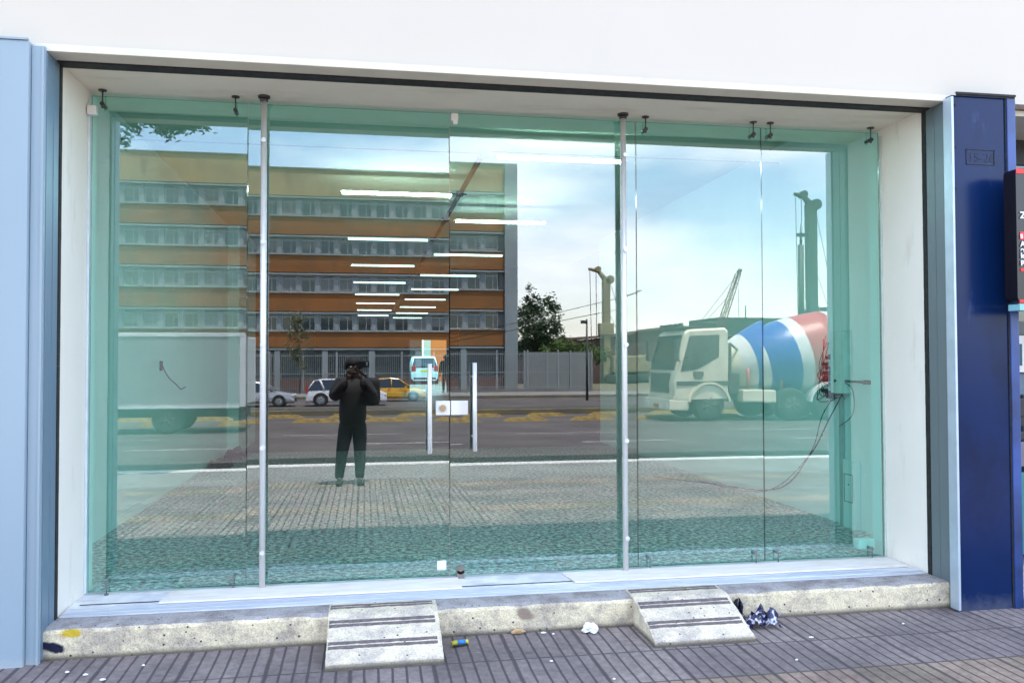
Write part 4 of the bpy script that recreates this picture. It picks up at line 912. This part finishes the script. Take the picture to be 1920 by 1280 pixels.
# drum with colour bands along a tilted axis
ax = Vector((math.cos(R(12.5)), 0, math.sin(R(12.5)))); og = Vector((2.10, 0, 1.66))
prof = []; L_ = 5.7
for k in range(41):
    t_ = k / 40 * L_
    if t_ < .25: r_ = .60 + t_ * .6
    elif t_ < 2.4: r_ = .75 + (1.38 - .75) * math.sin((t_ - .25) / 2.15 * math.pi / 2)
    elif t_ < 3.3: r_ = 1.38
    else: r_ = 1.38 - .62 * ((t_ - 3.5) / 2.2) ** 1.15 if t_ > 3.5 else 1.28
    prof.append((t_, r_))
def band(k):
    t_ = (k + .5) / 40 * L_
    return 0 if t_ < .62 else 1 if t_ < .95 else 2 if t_ < 1.95 else 1 if t_ < 2.45 else 3 if t_ < 3.6 else 1 if t_ < 4.1 else 2
mb = MB(); mb.lathe(prof, og, ax, n=40, mi=band); mb.build('drum', [cream, mixw, mixb, mixr], mx_)
mb = MB(); mb.lathe([(0, .45), (.5, .85), (.55, .85)], og + ax * 5.6 + Vector((0, 0, .15)), (0.25, 0, 1), n=20); mb.tube((7.9, .3, 2.1), (8.6, .7, 1.2), .22, .18, n=10); mb.build('chute', chas, mx_)

# ---- box lorry
bl = thing('box_lorry', 'white box lorry with ribbed side passing on the road at the far left', 'lorry', (-3.3, -20.3, gz(20) - .10))
bw = pmat('white_lorry_box', (.55, .56, .55), .5, col2=(.47, .49, .48), scale=1.5)
mb = MB(); mb.box(-6.6, -.0, -1.1, 1.1, .78, 2.78, bevel=.02); lb_ = mb.build('cargo_box', bw, bl)
mb = MB()
for k in range(30):
    z = .86 + k * .061
    for s in (-1, 1): mb.box(-6.45, -.16, min(s * 1.10, s * 1.125), max(s * 1.10, s * 1.125), z, z + .026)
mb.build('side_ribs', pmat('grey_ribs', (.36, .38, .38), .5, scale=2), lb_)
mb = MB()
for s in (-1, 1):
    y0, y1 = sorted((s * 1.09, s * 1.15)); mb.box(-6.63, .03, y0, y1, 2.70, 2.81, bevel=.01); mb.box(-.12, .03, y0, y1, .75, 2.699, bevel=.01); mb.box(-6.6, -.121, y0, y1, .72, .80)
mb.build('edge_frame', white_p, lb_)
mb = MB(); mb.box(-8.2, -.2, -.4, .4, .45, .75); mb.box(-5.8, -3.4, 1.0, 1.08, .40, .70); mb.box(-.3, -.1, -1.05, 1.05, .35, .6); mb.build('chassis', chas, bl)
mb = MB(); loft(mb, [[(-8.6, y, .45), (-8.65, y, 1.15), (-8.35, y, 2.1), (-8.1, y, 2.2), (-6.9, y, 2.2), (-6.9, y, .45)] for y in (-1.0, 1.0)]); cbn = mb.build('cab', white_p, bl)
mb = MB(); mb.box(-8.2, -7.3, -1.012, 1.012, 1.25, 1.95, bevel=.03); mb.build('side_window', MT['car_glass'], cbn)
for x in (-2.05, -7.7):
    for s in (-1, 1): wheel(bl, x, s * .88, .43, .36, s, rimr=.5, rm='dull_rim')

# ================================================================== ROAD DIVIDER BLOCKS
db0 = None
def divider(x, y, label, grp):
    global db0
    if db0 is None:
        t = thing('divider_block', label, 'divider block', (x, y, gz(-y) - .10), 0, grp)
        mb = MB(); secs = [[(a, -.14, 0), (a2, -.09, .13), (a2, .09, .13), (a, .14, 0)] for a, a2 in ((-.82, -.58), (.82, .58))]
        loft(mb, secs); mb.build('block', MT['yellow'], t); db0 = t; return
    t = dup(db0, None, label, (x, y, gz(-y) - .10)); t['group'] = grp
od = ['first', 'second', 'third', 'fourth', 'fifth', 'sixth', 'seventh', 'eighth', 'ninth', 'tenth', 'eleventh', 'twelfth']
for k in range(11): divider(-8.6 + k * 2.35, -23.2, 'yellow divider block, %s from the left in the nearer row on the road' % od[k], 'yellow divider blocks in the nearer row')
for k in range(12): divider(-8.0 + k * 2.5, -26.9, 'yellow divider block, %s from the left in the farther row on the road' % od[k], 'yellow divider blocks in the farther row')

# ================================================================== OFFICE BUILDING OPPOSITE
tan = pmat('tan_render', (.36, .26, .12), .85, col2=(.28, .20, .10), scale=.35, detail=9)
orange = pmat('orange_render', (.27, .10, .022), .8, col2=(.19, .08, .022), scale=.35, detail=9)
pale = pmat('pale_grey_concrete', (.27, .30, .31), .8, col2=(.20, .24, .25), scale=.3)
brick = pmat('red_brown_wall', (.14, .065, .05), .85, scale=1)
wglass = pmat('office_window_glass', (.025, .04, .045), .08, col2=(.05, .07, .07), scale=.35, spec=.9)
wfr = pmat('window_frame_white', (.45, .50, .50), .5, scale=3)
ob = thing('office_building', 'long five storey office building with orange bands and rows of windows across the road', 'building', (0, -63, -.9), R(0))
X0, X1 = -26, 11.35; O = .9       # z offset since origin at ground
rows = [(4.20, 5.62), (7.40, 8.85), (10.58, 12.0), (13.78, 15.25)]
mb = MB(); mb.box(X0, X1, -14, -.30, 0, 18.2); mb.build('wall', pmat('grey_office_wall', (.20, .22, .22), .8), ob)  # plain grey wall behind the bands and windows
bands = [(2.65, 4.18, orange), (5.64, 7.38, orange), (8.87, 10.56, orange), (12.02, 13.76, orange), (15.27, 17.8, tan)]
for a, b, m in bands:
    mb = MB(); mb.box(X0, X1, -.32, .06, a + O + .22, b + O); mb.build('spandrel', m, ob)
    mb = MB(); mb.box(X0, X1, -.32, .14, a + O, a + O + .14); mb.box(X0, X1, .061, .16, b + O - .03, b + O + .05); mb.build('ledge', pale, ob)
mb = MB(); mb.box(X1, X1 + 1.05, -14, .35, 0, 18.7); mb.build('corner_column', pale, ob)
mb = MB()
k = 0; x = X0 + .4
xs = []
for m_ in (orange, tan): scuffs(m_, (.12, .08, .04), .55, (1.2, 1, .25), .52)
while x < X1 - .9: xs.append(x); x += 1.465
for za, zb in rows:
    for x in xs: mb.box(x - .19, x + .17, -.30, -.06, za + O + .05, zb + O + .20)
mb.build('pier', pale, ob)
blindm = pmat('pale_blind', (.20, .22, .21), .8, scale=2)
w0 = None
for r_i, (za, zb) in enumerate(rows):
    for x in xs:
        if w0 is None:
            mb = MB(); h_ = zb - za
            for q in ((0, .04, 0, h_), (1.02, 1.06, 0, h_), (.04, 1.02, 0, .05), (.04, 1.02, h_ - .05, h_), (.64, .68, .05, h_ * .78), (.04, 1.02, h_ * .78, h_ * .78 + .05)): mb.box(q[0], q[1], -.03, .03, q[2], q[3])
            w0 = mb.build('window', wfr, ob); w0.location = (x + .20, -.14, za + O + .04)
            mb = MB(); mb.box(.03, 1.03, -.012, .0, .03, h_ - .03); mb.build('pane', wglass, w0); wv = [w0]
            for bl_, fr in ((.35, 0), (.75, .0), (1.0, .0)):      # same window with a blind drawn part of the way
                c = dup(w0, ob, None, w0.location); pn = c.children[0]; m2 = MB(); m2.box(.03, 1.03, -.012, .0, .03, h_ - .03); m2.box(.05, 1.01, -.002, .004, .05 + (h_ - .1) * (1 - bl_), h_ - .05, mi=1)
                pm = m2.build('pane', [wglass, blindm]); pn.data = pm.data; bpy.data.objects.remove(pm); wv.append(c)
            wrn = random.Random(5); first = True
            wused = set()
        if r_i or x != xs[0]:
            q = wrn.random(); i_ = 0 if q < .56 else 1 if q < .72 else 2 if q < .86 else 3
            if i_ and i_ not in wused: wused.add(i_); wv[i_].location = (x + .20, -.14, za + O + .04)
            else: dup(wv[i_], ob, None, (x + .20, -.14, za + O + .04))
mb = MB()
for x in [X0 + 1 + 3.66 * i for i in range(11)]: mb.box(x - .22, x + .22, -.25, .1, 0, 3.5)
mb.build('column', pale, ob)
mb = MB()
for x in [X0 + 1 + 3.66 * i for i in range(10)]: mb.box(x + .3, x + 3.36, -.28, -.2, 1.35, 3.3)
mb.build('ground_floor_window', wglass, ob)
mb = MB(); mb.box(X0, X1, -.22, -.12, 0, 1.15); mb.build('plinth', brick, ob)

# fence
fn = thing('railing_fence', 'white vertical bar fence in front of the office building', 'fence', (0, -59, -.85))
mb = MB(); mb.box(-24, 17.4, -.12, .12, 0, .30); mb.build('base_wall', MT['conc_slab'], fn)
mb = MB()
for z in (.42, 1.55, 2.95): mb.box(-24, 17.4, -.02, .02, z, z + .05)
fnm = pmat('fence_paint', (.26, .29, .30), .6, scale=2); mb.build('rail', fnm, fn)
mb = MB(); x = -24
while x < 17.4: mb.box(x, x + .028, -.014, .014, .3, 3.15); x += .145
mb.build('bars', fnm, fn)
for x in [-23.8 + 2.42 * i for i in range(18)]:
    mb = MB(); mb.box(x - .06, x + .06, -.06, .06, 0, 3.3, bevel=.01); mb.build('post', fnm, fn)
# site wall beyond
sw = thing('site_wall', 'grey panel wall behind the fence right of the office building', 'wall', (15.3, -61.5, -.9))
mb = MB(); mb.box(-2.6, 3.0, -.06, .06, 0, 3.2); mb.build('panel', pmat('grey_panel', (.20, .21, .20), .6, scale=.7), sw)
mb = MB()
for x in (-2.6, -.7, 1.2, 3.0): mb.box(x - .06, x + .06, .061, .14, 0, 3.35)
mb.build('post', pale, sw)
# brown sheds and dark block behind
shed = pmat('brown_shed_wall', (.13, .085, .07), .8, col2=(.10, .065, .055), scale=.3)
s1 = thing('brown_shed', 'low brown industrial shed with pitched roof behind the lorry', 'shed', (34, -96, -1))
mb = MB(); mb.prism([(-16, 0), (-16, 4.6), (-7, 5.2), (1, 6.2), (4, 5.4), (22, 5.2), (22, 0)], -6, 6); mb.build('wall', shed, s1)
mb = MB(); mb.prism([(-16.2, 4.7), (-7, 5.3), (1, 6.3), (4.2, 5.5), (22, 5.3), (22, 5.5), (4.2, 5.7), (1, 6.55), (-7, 5.55), (-16.2, 4.95)], -6.3, 6.3); mb.build('roof', pmat('rust_roof', (.20, .13, .10), .8, scale=.4), s1)
s2 = thing('dark_block', 'flat roofed dark green building behind the mixer drum', 'building', (55, -104, -1))
mb = MB(); mb.box(-8.5, 17, -7, 3, 0, 8.3); mb.build('wall', pmat('dark_green_cladding', (.03, .055, .05), .7, scale=.3, stretch=(4, 1, 1)), s2)
mb = MB(); mb.box(6, 13, -6, 1, 8.3, 10); mb.build('roof_box', pmat('grey_roof_box', (.12, .13, .12), .7), s2)
mb = MB()
for x in (-4, 1.5, 2.2, 4.5): mb.tube((x, 2, 8.3), (x, 2, 10), .08, n=6)
mb.build('vent', MT['dark_steel'], s2)

# ================================================================== RIGS, CRANE, POLES
rigt = pmat('tan_rig_paint', (.28, .23, .13), .6, scale=.8)
def rig(name, label, loc, H, mat_, twin, wd):
    t = thing(name, label, 'drilling rig', loc)
    mb = MB(); mb.box(-wd, wd, -wd, wd, 1.5, H - 1.2, bevel=.05); mb.box(-wd * .7, wd * .7, -wd * 1.05, wd * 1.05, 2.5, H - 2)
    mb.tube((0, 0, H - 1.4), (-.9, 0, H - .3), wd * .85, wd * .6, n=10); mb.tube((-.9, 0, H - .3), (-2.1, 0, H - .05), wd * .6, wd * .4, n=10)
    mb.tube((wd, -wd, H - 1.3), (wd, wd, H - 1.3), wd * 1.2, n=16); mb.tube((-1.0, -wd, H - .1), (-1.0, wd, H - .1), wd * .8, n=12)
    mb.build('mast', mat_, t)
    mb = MB(); mb.tube((-1.95, 0, H - .2), (-1.75, 0, 2), .04, n=5); mb.tube((-1.2, 0, H - .4), (-1.15, 0, 2), .04, n=5); mb.tube((wd, 0, H - 1.5), (3.6, 0, 6.5 if twin else 3), .035, n=5); mb.tube((wd, 0, H * .6), (3.0, 0, 6.5 if twin else 3), .035, n=5); mb.build('cable', MT['cable'], t)
    if twin:
        mb = MB(); mb.tube((-1.35, 0, 1), (-1.35, 0, H - 6.2), .36, n=12); mb.tube((-1.35, 0, H - 6.2), (-1.35, 0, H - 3.6), .15, .03, n=8); mb.box(-1.8, .3, -.2, .2, H - 5.2, H - 4.8); mb.build('kelly_bar', mat_, t)
    else:
        mb = MB(); mb.box(-.9, .8, -.6, .6, 5.6, 7.0, bevel=.1); mb.box(-.5, .5, -.5, .5, .6, 2.5, bevel=.1); mb.build('rotary_head', mat_, t)
    mb = MB(); mb.box(.4, 5.0, -1.4, 1.4, 1.2, 3.2, bevel=.2); mb.build('cabin', mat_, t)
    mb = MB()
    for s in (-1, 1): mb.box(-.6, 4.8, s * 1.5 - .35, s * 1.5 + .35, 0, 1.0, bevel=.3)
    mb.build('track', MT['tyre'], t)
    return t
rig('drilling_rig', 'tan drilling rig with hooked mast behind the fence and the street lamp', (27.9, -90, -1), 13.4, rigt, False, .42)
rig('drilling_rig', 'tall dark drilling rig with twin tubes rising behind the mixer drum', (51.9, -90, -1), 22.8, pmat('dark_rig_paint', (.04, .06, .055), .6), True, .55)
lc = thing('lattice_crane', 'lattice boom crane leaning right behind the lorry cab', 'crane', (40, -90, -1))
mb = MB(); A, B = Vector((.2, 0, 1.5)), Vector((4.4, 0, 13.0)); d = (B - A); nrm = Vector((d.z, 0, -d.x)).normalized()
def cr_(t, s, y): return A + d * t + nrm * s * (.42 * (1 - .55 * t)) + Vector((0, y * .35, 0))
for s in (-1, 1):
    for y in (-1, 1): mb.tube(cr_(0, s, y), cr_(1, s, y), .07, n=6)
for k in range(16):
    t0, t1 = k / 16, (k + 1) / 16
    for y in (-1, 1): mb.tube(cr_(t0, -1 if k % 2 else 1, y), cr_(t1, 1 if k % 2 else -1, y), .045, n=5)
mb.build('boom', pmat('rusty_crane_paint', (.16, .08, .06), .7), lc)
mb = MB(); mb.tube(B, B + Vector((.3, 0, .5)), .28, n=8); mb.build('boom_head', MT['dark_steel'], lc)
mb = MB(); mb.tube(B, (-3.5, 0, 3.5), .03, n=5); mb.tube(A + d * .8, (-3.6, 0, 3.3), .03, n=5); mb.tube(B, B + Vector((.1, 0, -9)), .03, n=5); mb.build('cable', MT['cable'], lc)
mb = MB(); mb.box(-4, 1, -1.5, 1.5, 1, 3.2, bevel=.2); mb.build('cabin', rigt, lc)
mb = MB()
for s in (-1, 1): mb.box(-4, 1.6, s * 1.5 - .4, s * 1.5 + .4, 0, 1.0, bevel=.3)
mb.build('track', MT['tyre'], lc)
sl = thing('street_lamp', 'slim dark street lamp standing left of the tan drilling rig', 'street lamp', (13.5, -45, -.85))
mb = MB(); mb.tube((0, 0, 0), (0, 0, 5.0), .085, .055, n=10); mb.build('pole', MT['dark_steel'], sl)
mb = MB(); mb.box(-.38, .05, -.08, .08, 4.72, 4.92, bevel=.04); mb.build('lamp_head', MT['dark_steel'], sl)
up_ = thing('utility_pole', 'brown utility pole with overhead wires beside the right steel pole', 'utility pole', (15.5, -45, -.85))
mb = MB(); mb.tube((0, 0, 0), (0, 0, 6.4), .16, .12, n=10); mb.build('pole', MT['bark'], up_)
mb = MB(); mb.box(-.15, .15, -.15, .15, 6.1, 6.35); mb.tube((0, 0, 6.25), (2.0, -1.5, 6.9), .035, n=5); mb.tube((0, 0, 6.3), (-9, -18, 1.0 + 3.2), .02, n=5); mb.tube((0, 0, 5.6), (-9, -18, 3.9), .02, n=5); mb.build('wire', MT['cable'], up_)

# ================================================================== TREES
def tree(name, label, loc, H, crown, mat_, seed, nleaf=5200, leaf=.16, trunk=.16, group=None, lz=.42, nmin=14):
    """crown: list of (cx, cy, cz, rx, ry, rz)"""
    rnd = random.Random(seed); t = thing(name, label, 'tree', loc, group=group)
    mb = MB(); mb.tube((0, 0, 0), (.1, 0, H * (lz + .03)), trunk, trunk * .7, n=9)
    for c in crown:
        b = Vector((.1, 0, H * lz)); e = Vector(c[:3]); m_ = (b + e) / 2 + Vector((rnd.uniform(-.2, .2), 0, .1)); mb.tube(b, m_, trunk * .5, trunk * .35, n=6); mb.tube(m_, e, trunk * .35, trunk * .1, n=6)
    mb.build('trunk', MT['bark'], t)
    mb = MB(); bm = mb.bm; tot = sum(c[3] * c[4] * c[5] for c in crown)
    for c in crown:
        ncl = max(nmin, int(nleaf * c[3] * c[4] * c[5] / tot / 26))
        for _ in range(ncl):
            while True:
                v = Vector((rnd.uniform(-1, 1), rnd.uniform(-1, 1), rnd.uniform(-1, 1)))
                if .35 < v.length < 1 and mn.noise(v * 2.2 + Vector((seed, 0, 0))) > -.22: break
            cc = Vector((c[0] + v.x * c[3], c[1] + v.y * c[4], c[2] + v.z * c[5])); rc = leaf * rnd.uniform(1.4, 3.0)
            for _ in range(26):
                p = cc + Vector((rnd.gauss(0, 1), rnd.gauss(0, 1), rnd.gauss(0, 1))) * rc * .5
                a = Vector((rnd.gauss(0, 1), rnd.gauss(0, 1), rnd.gauss(0, .6))).normalized(); b = a.cross(Vector((rnd.gauss(0, 1), rnd.gauss(0, 1), rnd.gauss(0, 1)))).normalized()
                s = leaf * rnd.uniform(.6, 1.2); bm.faces.new([bm.verts.new(q) for q in (p - a * s, p + b * s * .4, p + a * s, p - b * s * .4)])
    me = bpy.data.meshes.new('crown'); bm.to_mesh(me); bm.free(); me.materials.append(mat_)
    o = bpy.data.objects.new('crown', me); COL.objects.link(o); o.parent = t
    return t
tree('tree', 'dark leafy tree standing right of the office building', (15.4, -70, -.9), 6, [(-1.2, 0, 5.2, 1.7, 1.5, 2.4), (.7, 0, 6.2, 1.6, 1.4, 2.6), (1.5, 0, 4.4, 1.4, 1.4, 2.2), (-.2, 0, 3.6, 2.2, 1.4, 1.8), (-.6, .2, 8.0, .7, .7, 1.1)], MT['leaf'], 3, 9000, .17)
tree('bushy_tree', 'low light green bushy tree behind the fence at the foot of the dark tree', (18.6, -68, -.9), 3, [(-1.5, 0, 3.3, 1.8, 1, 1.0), (.7, 0, 3.3, 1.5, 1, .8), (2.0, 0, 3.0, 1.2, 1, .7)], MT['leaf_light'], 5, 4200, .15)
tree('sapling', 'thin pale sapling on the far pavement in front of the office fence', (-4.6, -57.5, -.8), 5.5, [(0, 0, 4.2, 1.0, .9, 1.7), (.1, 0, 2.8, .8, .7, .9), (-.1, 0, 5.6, .5, .5, .8)], pmat('olive_leaves', (.14, .14, .07), .8, col2=(.09, .09, .04), scale=1), 8, 1500, .10, .05)
tree('pavement_tree', 'tree on the near pavement at left with leaves hanging into the sky', (-5.6, -7.2, gz(7.2)), 7, [(.2, 0, 7.2, 2.2, 2.0, 1.6), (2.2, 0, 6.3, 1.6, 1.0, .7), (2.15, 0, 5.15, .36, .4, .50), (2.45, .1, 5.35, .3, .4, .42), (2.75, 0, 5.30, .30, .4, .40), (3.15, 0, 5.35, .30, .4, .40), (1.6, 0, 5.6, .5, .5, .5)], MT['leaf'], 13, 11000, .055, .2, lz=.86, nmin=46)
# ================================================================== YARD BEHIND THE SHOP
mb = MB(); mb.box(-12, 22, 34.45, 70, .05, .14); struct('yard_paving', mb, MT['asphalt'])
yw = thing('yard_wall', 'bright orange wall behind the white car beyond the back doorway', 'wall', (4.6, 56, .14))
mb = MB(); mb.box(.15, 4.5, 0, .3, 0, 4.6); mb.build('orange_panel', pmat('bright_orange_wall', (.85, .16, .02), .7, scale=.6), yw)
mb = MB(); mb.box(-.35, .15, -.05, .3, 0, 4.6); mb.build('white_pillar', MT['white_wall'], yw)
yb = thing('yard_shed', 'dark shed behind the white car beyond the back doorway', 'shed', (0.5, 57, .14))
mb = MB(); mb.box(-7, 3.7, 0, 6, 0, 4.2); mb.build('wall', MT['inner_dark'], yb)
mb = MB(); mb.box(-7.3, 3.72, -.3, 6.3, 4.21, 4.4); mb.build('roof', MT['conc_slab'], yb)
person('person', 'person in black standing in the bright back doorway beside the white car', (3.62, 32.6, ZS), R(165), arms='down')
